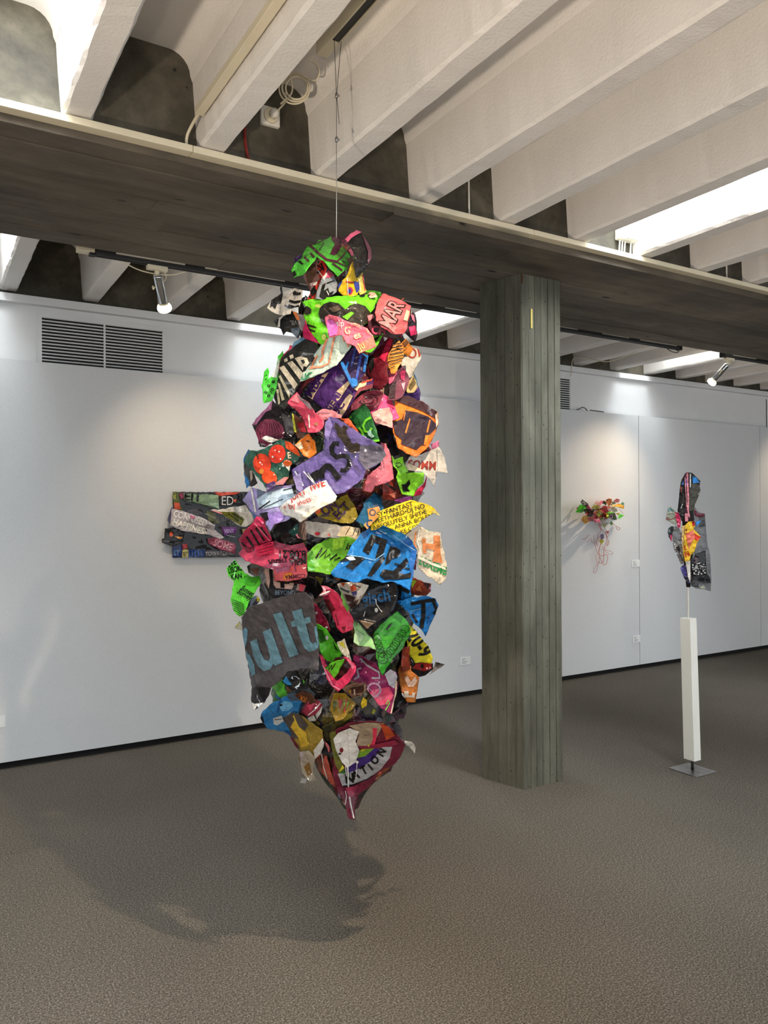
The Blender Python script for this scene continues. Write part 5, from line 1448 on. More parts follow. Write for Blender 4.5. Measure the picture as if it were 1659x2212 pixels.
def lamp(pos, target, label, mount='track', power=SPOT_POWER, cone=88, blend=1.0):
    """chrome tube spotlight with a round reflector bulb; pos = top pivot"""
    p = Vector(pos)
    d = (Vector(target) - p).normalized()
    t = thing('spotlight', p, label, 'spotlight', group='chrome tube spotlights')
    if mount == 'track':
        boxes('adapter', [(p.x - .055, p.x + .055, 4.168, 4.206, 2.870, 2.8945)], MAT['cream'], t, bevel=.004)
        top = Vector((p.x, 4.187, 2.874))
    else:
        lathe('adapter', [(0, .045), (.02, .045), (.025, .03)], (p.x, p.y, Z_SLAB + .002), (0, 0, -1), MAT['cream'], t)
        top = Vector((p.x, p.y, Z_SLAB - .02))
    tube('stem', [top, p], .009, MAT['cream'], t)
    lathe('knuckle', [(-.012, .008), (-.010, .013), (.010, .013), (.012, .008)], p, (1, 0, 0), MAT['cream'], t, n=12)
    h0 = p + d * .012
    lathe('housing', [(0, .010), (.004, .022), (.012, .024), (.165, .024), (.168, .0225), (.165, .020)], h0, d, MAT['chrome'], t, n=28)
    side = d.cross(Vector((0, 0, 1))).normalized()
    lathe('side_knob', [(0, .004), (.010, .004), (.011, .011), (.017, .011), (.019, .007)], h0 + d * .075 - side * .024, -side, MAT['cream'], t, n=12)
    lathe('bulb', [(0, .020), (.010, .024), (.014, .034), (.026, .039), (.038, .039), (.048, .033), (.054, .020), (.056, .0)], h0 + d * .164, d, MAT['bulb'], t, n=24)
    lathe('bulb_collar', [(0, .0245), (.006, .0275), (.012, .0265)], h0 + d * .163, d, MAT['cream'], t, n=24)
    tube('cord', smooth_path([top, p + side * .03 + Vector((0, 0, .02)), p + side * .045 + d * .03, h0 + d * .04 + side * .026]), .0025, MAT['cream'], t)
    ld = bpy.data.lights.new('lamp_beam', 'SPOT')
    ld.energy = power
    ld.color = WARM
    ld.spot_size = math.radians(cone)
    ld.spot_blend = blend
    ld.shadow_soft_size = .014
    lo = bpy.data.objects.new('lamp_beam', ld)
    lo.location = h0 + d * .235
    lo.rotation_euler = d.to_track_quat('-Z', 'Y').to_euler()
    COL.objects.link(lo)
    attach(lo, t)
    return t


lamp((1.108, 4.19, 2.862), (1.75, 5.233, 1.45), 'chrome tube spotlight above the dark wall collage')
lamp((6.055, 4.19, 2.852), (5.60, 5.233, 1.62), 'chrome tube spotlight at the right, aimed at the thread piece', power=SPOT_POWER * 1.5, cone=76)
lamp((8.25, 4.19, 2.852), (8.75, 5.233, 1.55), 'chrome tube spotlight further along the right track')
lamp((1.375, 1.20, 3.20), (1.22, 2.40, 1.00), 'chrome tube spotlight in the ceiling recess in front of the sculpture', mount='slab', power=KEY_POWER, cone=86, blend=1.0)



def uplight(x, y, target, label, power):  # unseen lamps, added only to brighten the ribbed ceiling
    p = Vector((x, y, 0.0))
    d = (Vector(target) - Vector((x, y, .30))).normalized()
    t = thing('added_fill_uplight', p, label, 'added fill lamp', group='added unseen fill lamps for the ceiling')
    lathe('base', [(0.0005, .13), (.012, .13), (.018, .11), (.020, .015)], p, (0, 0, 1), MAT['black'], t, n=24)
    tube('stem', [p + Vector((0, 0, .018)), p + Vector((0, 0, .20))], .010, MAT['black'], t)
    h = p + Vector((0, 0, .22))
    lathe('housing', [(0, .03), (.01, .06), (.12, .085), (.13, .085), (.125, .078)], h, d, MAT['black'], t)
    lathe('lens', [(.10, .070), (.118, .074), (.120, .0)], h, d, MAT['lens'], t)
    ld = bpy.data.lights.new('lamp_beam', 'SPOT')
    ld.energy = power
    ld.color = (1.0, .84, .66)
    ld.spot_size = math.radians(95)
    ld.spot_blend = 1.0
    ld.shadow_soft_size = .08
    lo = bpy.data.objects.new('lamp_beam', ld)
    lo.location = h + d * .16
    lo.rotation_euler = d.to_track_quat('-Z', 'Y').to_euler()
    COL.objects.link(lo)
    attach(lo, t)


uplight(-1.9, 0.2, (2.2, 1.6, 3.3), 'black floor uplight standing left of the viewer', UP_POWER * 1.0)
uplight(-1.2, -2.6, (4.2, 0.8, 3.3), 'black floor uplight standing behind the viewer', UP_POWER * .72)

tube('cable', smooth_path([(0.79, 4.185, 2.94), (0.88, 4.20, 2.93), (0.98, 4.23, 2.885), (1.08, 4.25, 2.872), (1.2, 4.24, 2.876), (1.32, 4.215, 2.915), (1.5, 4.185, 2.935), (1.62, 4.185, 2.933)], 8), .0035, MAT['cream'], t1,
     label='sagging beige cable')
tube('cable', smooth_path([(5.1, 4.21, 2.94), (5.22, 4.215, 2.925), (5.32, 4.215, 2.885), (5.40, 4.21, 2.88), (5.415, 4.2, 2.91)], 8), .0035, MAT['black'], t1,
     label='dark looped cable end')
tube('wall_cable', smooth_path([at_y(1390, 752, 4.6), at_y(1350, 770, 4.7), at_y(1312, 781, 4.85), at_y(1280, 776, 5.0), at_y(1250, 770, 5.15), at_y(1238, 775, 5.28), at_y(1235, 790, 5.29), at_y(1235, 800, 5.30), at_y(1233, 812, 5.34)], 8), .004, MAT['cream'],
     label='thin cable sagging from the ceiling to the right grille', cat='cable')
tube('top_cable', smooth_path([at_y(1246, 885, 5.29), at_y(1252, 883, 5.28), at_y(1258, 880, 5.27), at_y(1264, 882, 5.27), at_y(1268, 887, 5.28)], 6), .0042, MAT['black'],
     label='short dark cable loop lying on top of the display panel', cat='cable')
tube('top_cable', smooth_path([at_y(1275, 886, 5.29), at_y(1290, 888, 5.29), at_y(1304, 890, 5.29)], 6), .0042, MAT['black'],
     label='straight dark cable end on top of the display panel', cat='cable')

# ------------------------------------------------------------------ ventilation grilles
def grille(x0, x1, label, mid):
    g_ = thing('ventilation_grille', ((x0 + x1) / 2, Y_WALL, 2.5), label, 'grille')
    z0, z1 = 2.50, 2.846
    yf = Y_WALL - .016
    boxes('frame', [(x0, x0 + .026, yf, Y_WALL, z0, z1), (x1 - .026, x1, yf, Y_WALL, z0, z1), (x0 + .026, x1 - .026, yf, Y_WALL, z1 - .022, z1), (x0 + .026, x1 - .026, yf, Y_WALL, z0, z0 + .02)], MAT['wall'], g_)
    boxes('opening', [(x0 + .026, x1 - .026, Y_WALL - .003, Y_WALL - .001, z0 + .02, z1 - .022)], MAT['dark'], g_)  # black sheet on the solid wall, painted for the shade behind the slats
    n = 15
    for i in range(n):
        z = z0 + .026 + (z1 - .052 - z0) * i / (n - 1)
        V_, F_ = box_vf(x0 + .026, x1 - .026, yf + .001, yf + .008, z, z + .0046)
        V_ = [(a, b, c - (.004 if b > yf + .005 else 0)) for a, b, c in V_]
        link('slat', V_, F_, MAT['wall'], g_)
    if mid:
        xm = (x0 + x1) / 2
        boxes('divider', [(xm - .006, xm + .006, yf - .002, yf + .004, z0 + .02, z1 - .022)], MAT['wall'], g_)


grille(0.654, 1.474, 'wide white ventilation grille with dark slots at the left', True)
grille(4.50, 5.322, 'white ventilation grille half hidden behind the column', True)

# ------------------------------------------------------------------ wall labels
def label_card(x0, z1, label):
    w, h = .112, .067
    t = thing('wall_label', (x0 + w / 2, Y_PANEL, z1 - h), label, 'label', group='exhibit labels on the panels')
    boxes('card', [(x0, x0 + w, Y_PANEL - .006, Y_PANEL - .0005, z1 - h, z1)], MAT['card'], t)
    rows = [(.022, .058), (.022, .048), (.022, .078), (.022, .064)]
    for i, (a, b) in enumerate(rows):
        z = z1 - .016 - .012 * i
        boxes('text_line', [(x0 + a, x0 + b, Y_PANEL - .0066, Y_PANEL - .006, z - .0022, z + .0022)], MAT['ink'], t)


label_card(0.340, 0.330, 'white label card cut by the left edge of the picture')
label_card(3.900, 0.340, 'white label card left of the concrete column')
label_card(6.004, 1.084, 'upper white label card beside the panel seam')
label_card(6.012, 0.337, 'lower white label card beside the panel seam')

PAPER_GAIN = 1.0
# ------------------------------------------------------------------ dark collage on the left panel
def flat_sheet(parent, reg, col, lift, pts, prints=(), amp=.006, lam=30, Y=Y_PANEL, tilt=(0, 0), g=5.0, gloss=.8, rag=.7, name='paper_sheet', label=None):
    ox, oy, sc = reg
    tf = lambda p: (ox + p[0] * sc, oy + p[1] * sc)
    q = [tf(p) for p in pts]
    cx_ = sum(p[0] for p in q) / len(q)
    cy_ = sum(p[1] for p in q) / len(q)
    CNT[0] += 1
    sd = CNT[0]

    def mp(x, y, out):
        h = max(.004, lift + crumple(x, y, sd, lam, amp) + tilt[0] * (x - cx_) * .003 + tilt[1] * (y - cy_) * .003) + out
        return at_y(x, y, Y - h)
    return sheet(parent, name, col, pts, mp, prints, tf=tf, sc=sc, g=g, seed=sd, rag=rag, ragstep=5, gloss=gloss, label=label, thick=.0012)


RG = (330, 1030, 400 / 1659.0)
co = thing('wall_collage', at_y(440, 1205, Y_PANEL), 'dark collage of poster strips on the wall left of the sculpture', 'artwork')
q = [at_y(*p, Y_PANEL) for p in ((373, 1063), (372, 1204))]
boxes('board', [(q[0].x, 2.235, Y_PANEL - .02, Y_PANEL - .002, q[1].z + .004, q[0].z)], MAT['dark'], co)
flat_sheet(co, RG, (34, 34, 38), .026, [(180, 136), (1010, 136), (1010, 720), (175, 722)], [P((60, 26, 50), (600, 440), (760, 450), (750, 520), (620, 510)), P((88, 92, 40), (480, 300), (560, 330), (600, 420), (500, 400)), P((70, 60, 66), (300, 300), (420, 280), (440, 330), (320, 360)), L((150, 150, 160), 6, (640, 520), (740, 540)), L((190, 180, 160), 5, (470, 330), (560, 370)), T('DUHOD', 540, 395, 60, -8, (110, 104, 104), .9, .0)], amp=.004)
flat_sheet(co, RG, (86, 96, 46), .032, [(182, 138), (235, 138), (240, 240), (270, 300), (190, 300)], [T('SILO', 205, 200, 50, 90, (190, 190, 90), .8), P((206, 84, 60), (190, 230), (240, 235), (250, 290), (195, 290))])
flat_sheet(co, RG, (126, 40, 70), .035, [(230, 150), (290, 140), (285, 190), (250, 200)])
flat_sheet(co, RG, (204, 74, 52), .032, [(550, 138), (785, 138), (700, 185), (650, 200), (600, 190)])
flat_sheet(co, RG, (20, 18, 20), .036, [(595, 172), (800, 152), (800, 258), (600, 262)], [T('ED', 612, 252, 112, 0, (206, 204, 200), .82, .0), P((206, 84, 50), (715, 205), (750, 200), (740, 235))])
flat_sheet(co, RG, (128, 152, 116), .042, [(275, 147), (300, 140), (590, 165), (597, 292), (450, 250), (380, 235), (280, 212)], [T('EIT', 276, 208, 108, -4, (20, 22, 20), 1.1, .03), P((150, 176, 150), (480, 240), (590, 230), (595, 288))], label='green grey strip with black capitals')
flat_sheet(co, RG, (86, 84, 120), .03, [(130, 390), (165, 275), (185, 275), (200, 330), (165, 430)])
flat_sheet(co, RG, (30, 28, 30), .04, [(80, 560), (105, 548), (107, 462), (180, 455), (285, 500), (270, 585), (180, 622), (85, 592)], [E((214, 84, 40), 165, 515, 16, 22), P((206, 130, 60), (190, 530), (270, 540), (240, 560)), E((206, 190, 120), 225, 545, 8), L((150, 140, 140), 4, (90, 575), (150, 580))])
flat_sheet(co, RG, (186, 176, 176), .048, [(155, 435), (170, 285), (250, 300), (430, 360), (560, 430), (550, 470), (640, 545), (600, 560), (500, 520), (250, 482)], [P((150, 140, 140), (300, 380), (560, 440), (540, 470), (300, 430)), T('CONFUSED', 178, 352, 84, -17, (236, 228, 222), .72, .03), T('HAPPINESS', 170, 428, 86, -18, (232, 224, 210), .78, .03), P((206, 110, 150), (330, 340), (380, 355), (370, 380), (335, 370)), E((226, 220, 210), 420, 460, 8), E((70, 66, 70), 480, 480, 10)], label='pale strip with white capitals across the collage')
flat_sheet(co, RG, (148, 66, 88), .046, [(490, 552), (560, 545), (742, 600), (742, 692), (610, 655), (500, 602)], [T('SOME', 540, 612, 84, -17, (206, 150, 160), .8, .01)], label='dull pink strip with capitals')
flat_sheet(co, RG, (30, 50, 110), .034, [(178, 622), (265, 612), (265, 716), (178, 720)], [T('ST', 185, 705, 66, 0, (110, 150, 200), .8), L((20, 20, 30), 8, (190, 640), (260, 630))])
flat_sheet(co, RG, (176, 166, 96), .036, [(262, 655), (320, 650), (322, 720), (262, 722)], [L((90, 84, 60), 6, (270, 680), (315, 676)), T('E', 275, 712, 50, 0, (120, 110, 70))])
flat_sheet(co, RG, (40, 74, 150), .034, [(320, 655), (466, 650), (466, 716), (320, 720)], [L((16, 18, 30), 9, (340 + 28 * i, 655), (342 + 28 * i, 715)) for i in range(5)])
flat_sheet(co, RG, (66, 62, 66), .033, [(466, 660), (740, 655), (740, 712), (466, 718)], [T('TOWARDHILI', 470, 708, 52, 2, (150, 146, 150), .8)])
flat_sheet(co, RG, (60, 96, 150), .038, [(780, 300), (1000, 280), (1000, 400), (800, 430)])
flat_sheet(co, RG, (150, 130, 60), .036, [(800, 470), (1005, 450), (1000, 640), (830, 660)], [L((60, 40, 30), 14, (840, 520), (980, 500)), L((60, 40, 30), 10, (840, 580), (980, 570))])
flat_sheet(co, RG, (150, 40, 40), .036, [(265, 602), (310, 598), (312, 640), (268, 648)])
flat_sheet(co, RG, (92, 40, 110), .036, [(618, 452), (748, 448), (745, 498), (640, 530)], [T('VENT', 640, 500, 44, 0, (180, 150, 190), .8)])

# ------------------------------------------------------------------ thread piece on the right panel
RS = (1200, 1040, 220 / 1659.0)
th_ = thing('thread_and_paper_wall_piece', at_y(1300, 1240, Y_PANEL), 'bunch of bright paper scraps trailing red threads on the right panel', 'artwork')
BITS = [((22, 18, 20), .16, [(415, 335), (440, 300), (520, 360), (500, 398), (440, 382)], [L((226, 190, 170), 8, (435, 345), (470, 340), (490, 375), (460, 380))]),
        ((192, 84, 112), .14, [(478, 392), (530, 380), (585, 470), (552, 492)], []), ((72, 182, 42), .15, [(340, 495), (375, 440), (400, 388), (470, 400), (512, 440), (480, 472), (420, 502)], [L((130, 226, 90), 9, (390, 410), (450, 470)), L((30, 110, 20), 8, (350, 490), (420, 470))]),
        ((20, 22, 18), .13, [(468, 472), (520, 450), (560, 490), (612, 486), (600, 540), (578, 574), (510, 545)], [ring((120, 190, 80), 7, 508, 495, 15)]), ((214, 214, 92), .12, [(600, 422), (640, 390), (712, 398), (692, 462), (620, 457)], [E((226, 226, 190), 645, 440, 25, 14), E((120, 120, 40), 660, 415, 12)]),
        ((220, 140, 132), .10, [(655, 342), (672, 330), (742, 362), (720, 402), (680, 392)], []), ((62, 82, 50), .10, [(770, 352), (790, 314), (827, 342), (822, 388)], []), ((240, 150, 52), .12, [(820, 312), (872, 283), (912, 300), (902, 350), (872, 402), (840, 352)], [E((40, 26, 20), 845, 302, 16, 10), L((200, 100, 30), 6, (860, 320), (900, 330))]),
        ((214, 90, 92), .09, [(955, 312), (1000, 283), (1045, 300), (1020, 342), (970, 332)], []), ((240, 150, 42), .11, [(960, 402), (1030, 368), (1112, 398), (1100, 442), (1040, 422)], [L((250, 190, 90), 7, (980, 400), (1090, 410))]), ((132, 190, 142), .10, [(1068, 362), (1100, 338), (1122, 370), (1090, 392)], []),
        ((202, 62, 82), .15, [(768, 452), (830, 430), (862, 480), (800, 522)], []), ((216, 110, 92), .14, [(620, 502), (670, 490), (692, 532), (640, 542)], []), ((110, 180, 70), .15, [(700, 502), (750, 490), (762, 532), (720, 534)], [E((230, 230, 220), 730, 515, 14, 10)]), ((120, 34, 36), .10, [(540, 600), (640, 560), (820, 550), (830, 600), (700, 640), (560, 640)], []),
        ((20, 16, 18), .14, [(878, 542), (960, 518), (992, 600), (985, 620), (940, 618), (880, 592)], [L((206, 150, 170), 6, (890, 545), (925, 550), (930, 590), (895, 600))]), ((196, 210, 60), .15, [(828, 542), (870, 530), (882, 582), (842, 588)], []), ((92, 190, 62), .10, [(1022, 592), (1050, 533), (1112, 552), (1080, 576), (1050, 602)], [P((40, 110, 40), (1060, 560), (1100, 555), (1075, 575))]),
        ((232, 162, 62), .14, [(428, 622), (460, 565), (532, 580), (547, 642), (482, 682)], [L((190, 110, 30), 6, (450, 590), (470, 660)), L((190, 110, 30), 6, (490, 580), (500, 660)), L((250, 200, 110), 6, (470, 580), (480, 670))]), ((172, 82, 112), .16, [(623, 612), (660, 570), (732, 600), (722, 652), (650, 664)], [ring((226, 170, 190), 7, 682, 610, 26, 18), E((60, 20, 40), 640, 650, 18, 8)]), ((62, 92, 42), .13, [(728, 600), (772, 590), (762, 645)], []),
        ((226, 224, 190), .09, [(900, 432), (960, 418), (1005, 480), (940, 502)], []), ((60, 70, 40), .10, [(910, 340), (945, 325), (980, 350), (940, 370)], []), ((226, 226, 150), .11, [(920, 370), (955, 360), (965, 410), (930, 420)], []), ((190, 200, 150), .05, [(750, 702), (790, 672), (832, 695), (802, 752)], [E((226, 190, 170), 795, 690, 14)]), ((70, 110, 50), .05, [(888, 682), (910, 650), (932, 680), (912, 712)], []),
        ((214, 100, 84), .05, [(828, 812), (872, 808), (850, 852)], []), ((226, 206, 84), .06, [(710, 962), (760, 943), (787, 975), (742, 1012)], []), ((160, 140, 176), .04, [(735, 872), (780, 858), (792, 920), (740, 940)], []), ((230, 130, 60), .11, [(830, 500), (890, 490), (910, 520), (850, 530)], []), ((90, 40, 40), .12, [(700, 455), (760, 440), (770, 500), (710, 500)], [])]
PAPER_GAIN = 1.35
rb = random.Random(77)
for _ in range(26):
    bx_, by_ = rb.gauss(720, 120), rb.gauss(500, 62)
    m_ = rb.randint(3, 5)
    r_ = rb.uniform(22, 48)
    a0_ = rb.uniform(0, 6.28)
    BITS.append((rb.choice([(214, 90, 92), (240, 150, 52), (110, 180, 70), (226, 224, 190), (120, 34, 36), (62, 82, 50), (214, 214, 92), (190, 84, 112), (24, 20, 20), (216, 120, 92)]), rb.uniform(.04, .16),
                 [(bx_ + r_ * rb.uniform(.7, 1.2) * math.cos(a0_ + 6.283 * i_ / m_), by_ + .7 * r_ * rb.uniform(.7, 1.2) * math.sin(a0_ + 6.283 * i_ / m_)) for i_ in range(m_)], []))
for c_, li, pts_, prs_ in BITS:
    gx_, gy_ = sum(p_[0] for p_ in pts_) / len(pts_), sum(p_[1] for p_ in pts_) / len(pts_)
    pts_ = [(gx_ + (p_[0] - gx_) * 1.18, gy_ + (p_[1] - gy_) * 1.18) for p_ in pts_]
    flat_sheet(th_, RS, c_, li, pts_, prs_, amp=.016, lam=9, g=2.2, rag=.25, tilt=(rnd.uniform(-4, 4), rnd.uniform(-4, 4)), name='paper_scrap', gloss=.4)
TH = [[(700, 640), (720, 760), (800, 820), (830, 900), (820, 1000), (790, 1120), (780, 1300), (740, 1330), (700, 1320)], [(720, 660), (740, 800), (690, 860), (700, 980), (690, 1050), (670, 1030), (680, 950), (720, 900)],
      [(740, 1010), (715, 1100), (715, 1200), (712, 1330)], [(770, 990), (720, 1060), (700, 1180), (760, 1210), (830, 1190), (850, 1240), (830, 1330), (790, 1360), (750, 1300), (720, 1230)], [(760, 1050), (800, 1110), (880, 1130), (930, 1165), (920, 1190), (870, 1180), (810, 1130)],
      [(660, 1200), (665, 1290), (690, 1330), (680, 1420), (650, 1490), (625, 1490), (625, 1440), (660, 1380), (690, 1330)], [(820, 820), (840, 920), (870, 980), (850, 1040), (835, 1040), (850, 960)], [(800, 760), (860, 860), (840, 900), (820, 850)], [(620, 870), (630, 960), (650, 1060), (690, 1190)],
      [(930, 680), (990, 730), (1040, 750), (1045, 780), (1010, 785), (985, 740)], [(1040, 450), (1080, 500), (1110, 530)], [(880, 480), (960, 460), (1010, 440)], [(700, 560), (780, 640), (720, 700), (760, 790)], [(640, 580), (730, 560), (830, 600), (780, 680)], [(560, 640), (650, 590), (800, 600)], [(430, 935), (480, 940), (530, 890), (560, 870)], [(500, 985), (540, 970), (560, 930)], [(580, 920), (590, 980), (620, 1005)], [(600, 520), (690, 560), (800, 530), (900, 480)], [(860, 400), (880, 470), (830, 560)]]
for i, t in enumerate(TH):
    pts_ = []
    for j, (a, b) in enumerate(t):
        h = .03 + .03 * (1 + math.sin(i * 2.1 + j * 1.3)) * max(.15, 1 - (b - 500) / 900)
        pts_.append(at_y(RS[0] + a * RS[2], RS[1] + b * RS[2], Y_PANEL - h))
    tube('thread', smooth_path(pts_, 6), .0016 if i % 3 else .0022, MAT['thread'], th_, n=5)
lathe('hanger', [(0, .012), (.11, .010), (.12, .004)], at_y(RS[0] + 700 * RS[2], RS[1] + 560 * RS[2], Y_PANEL), (0, -1, 0), MAT['red_cable'], th_, n=10)

PAPER_GAIN = 1.0
# ------------------------------------------------------------------ sculpture on the white post
SX, SY = 3.978, 3.012
SD_ = (Vector((SX, SY, 0)) - CAM).dot(FW)
st = thing('paper_sculpture_on_post', (SX, SY, 0), 'narrow figure of grey, black and yellow poster scraps on a thin white post', 'sculpture')
boxes('base_plate', [(SX - .093, SX + .093, SY - .098, SY + .098, 0.0005, .006)], MAT['steel'], st, bevel=.0015)
lathe('plate_bolt', [(0, .007), (.003, .007), (.004, .004)], (SX - .02, SY - .055, .006), (0, 0, 1), MAT['steel'], st, n=8)
tube('rod', [(SX, SY, .006), (SX, SY, .085)], .0085, MAT['black'], st, n=10)
lean = Vector((-.016, .011, 0))
V_ = []
for z, k_ in ((.067, 0), (.916, 1)):
    for dx, dy in ((-.030, -.036), (.030, -.036), (.030, .036), (-.030, .036)):
        s_ = 1.04 if k_ == 0 else 1.0
        V_.append((SX + dx * s_ + lean.x * k_, SY + dy * s_ + lean.y * k_, z))
po = link('post', V_, [(3, 2, 1, 0), (4, 5, 6, 7), (0, 1, 5, 4), (1, 2, 6, 5), (2, 3, 7, 6), (3, 0, 4, 7)], MAT['post'], st)
md = po.modifiers.new('bevel', 'BEVEL')
md.width = .002
md.segments = 2
tube('pin', [(SX + lean.x, SY + lean.y, .90), at_depth(1486.5, 1275, SD_), at_depth(1486, 1212, SD_ + .01)], .0055, MAT['post'], st, n=10)
SS = (1400, 1000, 200 / 1264.0)
sp = st


def sm(col, lift, pts, prints=(), amp=.008, lam=9, tilt=(0, 0), curl=0.0, label=None):
    ox, oy, sc = SS
    tf = lambda p: (ox + p[0] * sc, oy + p[1] * sc)
    q = [tf(p) for p in pts]
    cx_ = sum(p[0] for p in q) / len(q)
    cy_ = sum(p[1] for p in q) / len(q)
    CNT[0] += 1
    sd = CNT[0]
    k_ = SD_ / F_PX

    def mp(x, y, out):
        dx, dy = (x - cx_) * k_, (y - cy_) * k_
        # the figure bulges round its rod
        b = .055 - ((x - 1488) * k_) ** 2 * 4.0
        f = b + lift + tilt[0] * dx + tilt[1] * dy - curl * (dx * dx + dy * dy) + crumple(x, y, sd, lam, amp) + out
        return at_depth(x, y, SD_ - f)
    return sheet(sp, 'paper_sheet', col, pts, mp, prints, tf=tf, sc=sc, g=2.6, seed=sd, rag=.35, ragstep=3, label=label)


sm((112, 114, 118), -.02, [(560, 640), (640, 600), (700, 680), (775, 692), (788, 880), (805, 1080), (845, 1250), (855, 1450), (862, 1600), (852, 1750), (760, 1722), (660, 1717), (590, 1682), (580, 1560), (600, 1200), (560, 900)],
   [P((96, 30, 50), (620, 620), (680, 680), (775, 690), (765, 730), (700, 745), (640, 720)), P((70, 72, 76), (700, 740), (790, 720), (788, 860), (700, 880)), P((24, 22, 24), (650, 1240), (785, 1195), (800, 1500), (840, 1560), (855, 1640), (700, 1645), (600, 1560), (592, 1400)), P((86, 66, 70), (600, 1340), (650, 1280), (700, 1330), (620, 1400)), P((36, 128, 206), (650, 802), (727, 785), (665, 872)), P((176, 176, 150), (700, 1690), (760, 1680), (780, 1712), (720, 1715)), P((50, 50, 52), (600, 1560), (700, 1600), (690, 1700), (590, 1680))],
   amp=.006, lam=18, label='grey translucent sheet down the right side')
for i in range(46):
    pass
sm((28, 26, 28), .0, [(592, 1392), (640, 1372), (700, 1362), (785, 1362), (800, 1530), (720, 1545), (620, 1535)],
   [E((226, 226, 228), 600 + rnd.uniform(5, 190), 1385 + rnd.uniform(0, 140), rnd.uniform(4, 12), rnd.uniform(3, 8)) for _ in range(46)] + [L((230, 228, 230), 14, (640, 1365), (700, 1370), (790, 1290))], amp=.010, label='black patch covered in white flecks')
sm((58, 56, 46), -.01, [(495, 160), (560, 128), (598, 135), (640, 172), (715, 250), (702, 320), (715, 372), (690, 452), (640, 562), (622, 642), (560, 662), (520, 560), (500, 350)],
   [P((20, 18, 20), (580, 135), (600, 133), (645, 175), (712, 250), (700, 290), (600, 285)), P((36, 128, 206), (605, 186), (652, 195), (706, 268), (612, 278)), P((110, 112, 110), (670, 420), (712, 380), (690, 450))], amp=.004, label='dark olive head sheet with a blue patch')
sm((24, 22, 26), .0, [(400, 652), (412, 560), (425, 430), (440, 300), (455, 230), (490, 165), (500, 350), (505, 560), (498, 700), (462, 802), (430, 722)], [P((60, 110, 180), (455, 300), (480, 235), (490, 300)), L((206, 206, 210), 10, (470, 560), (450, 620)), P((150, 60, 50), (440, 330), (460, 320), (455, 420))], amp=.008)
sm((60, 24, 40), .012, [(487, 172), (530, 122), (565, 135), (570, 330), (560, 520), (560, 665), (575, 760), (540, 800), (500, 800), (505, 500)],
   [L((206, 130, 142), 22, (535, 130), (540, 300), (550, 500), (545, 640), (565, 740)), L((206, 130, 142), 12, (505, 200), (515, 420), (530, 600)), P((206, 130, 142), (500, 690), (545, 690), (545, 800), (505, 800)), L((96, 80, 160), 14, (520, 220), (525, 300)), L((24, 20, 24), 8, (500, 300), (520, 560))], amp=.006)
sm((232, 230, 226), .02, [(572, 150), (584, 150), (582, 330), (572, 335)], amp=.002)
sm((170, 180, 166), -.01, [(240, 778), (250, 720), (270, 612), (315, 598), (320, 620), (375, 662), (402, 692), (410, 762), (380, 852), (320, 822), (280, 792)], [L((190, 90, 110), 9, (245, 770), (320, 770), (380, 740)), P((110, 150, 156), (270, 615), (315, 620), (370, 660), (280, 660)), L((190, 90, 110), 7, (250, 720), (280, 790))], amp=.010, label='pale wing scrap on the left of the small figure')
sm((192, 50, 92), .0, [(365, 672), (420, 680), (447, 782), (440, 872), (410, 902), (388, 802)], [E((236, 150, 190), 415, 830, 14)])
sm((122, 127, 132), .0, [(338, 932), (380, 850), (430, 900), (462, 982), (466, 1082), (440, 1062), (360, 1102), (330, 1052)])
sm((62, 68, 74), -.01, [(265, 935), (280, 890), (310, 865), (362, 868), (335, 952), (322, 1082), (280, 1012)], [P((206, 70, 110), (298, 985), (335, 980), (332, 1080), (310, 1060)), P((150, 176, 180), (270, 935), (300, 900), (300, 950))])
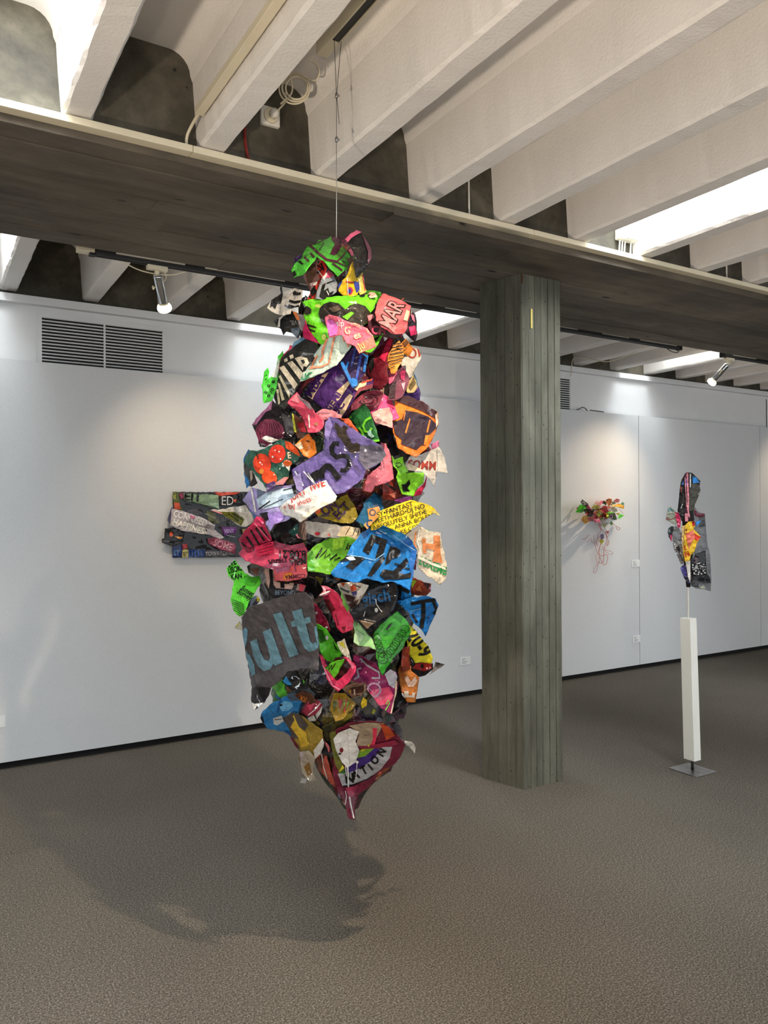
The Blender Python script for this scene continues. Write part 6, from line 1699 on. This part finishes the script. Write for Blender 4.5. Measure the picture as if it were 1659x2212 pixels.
sm((140, 140, 142), .0, [(335, 1092), (440, 1062), (470, 1152), (482, 1302), (492, 1372), (450, 1382), (400, 1272), (360, 1202)], [E((236, 236, 236), 345 + rnd.uniform(10, 110), 1100 + rnd.uniform(0, 180), rnd.uniform(4, 10), rnd.uniform(4, 8)) for _ in range(18)] + [P((60, 56, 60), (380, 1150), (420, 1130), (440, 1200), (410, 1210)), L((40, 36, 40), 10, (420, 1200), (470, 1340))], amp=.016)
sm((70, 64, 130), .0, [(440, 1432), (490, 1385), (522, 1422), (542, 1542), (585, 1642), (540, 1642), (490, 1572)], [P((30, 28, 40), (490, 1540), (540, 1560), (560, 1640), (500, 1600))], label='violet scrap at the lower left of the small figure')
sm((30, 28, 32), .0, [(560, 1350), (590, 1290), (650, 1330), (600, 1400), (600, 1600), (575, 1620)])
sm((206, 202, 196), .01, [(510, 1342), (575, 1335), (580, 1560), (578, 1640), (545, 1560)], amp=.002)
sm((222, 192, 142), .02, [(455, 862), (502, 852), (492, 1052), (478, 1332), (462, 1102)], [E((200, 120, 60), 440, 930, 14)])
sm((226, 182, 40), .035, [(500, 852), (560, 800), (632, 798), (642, 862), (622, 902), (662, 942), (722, 1012), (662, 1102), (652, 1152), (632, 1212), (582, 1262), (572, 1332), (500, 1347), (480, 1202), (490, 1052), (502, 952)],
   [P((176, 34, 34), (600, 798), (632, 798), (642, 850), (610, 872)), P((206, 52, 36), (630, 962), (722, 1012), (665, 1068), (634, 1032)), P((226, 116, 96), (512, 962), (620, 918), (642, 1012), (585, 1105), (560, 1180), (530, 1060)), T('N', 512, 1290, 100, 22, (180, 40, 26), .9, .03), T('E', 500, 1190, 80, 20, (180, 40, 26), .8, .02), L((240, 222, 120), 8, (560, 830), (590, 900)), P((150, 60, 30), (505, 920), (530, 900), (530, 940))],
   amp=.010, lam=14, label='yellow and red wrapper down the middle of the small figure')
V_, F_ = tube_vf([at_depth(1487, 1268, SD_), at_depth(1487, 1200, SD_ - .01), at_depth(1487, 1120, SD_ - .015), at_depth(1488, 1040, SD_ - .01)], [.012, .03, .035, .02], 8)
link('core', V_, F_, MAT['dark'], sp)
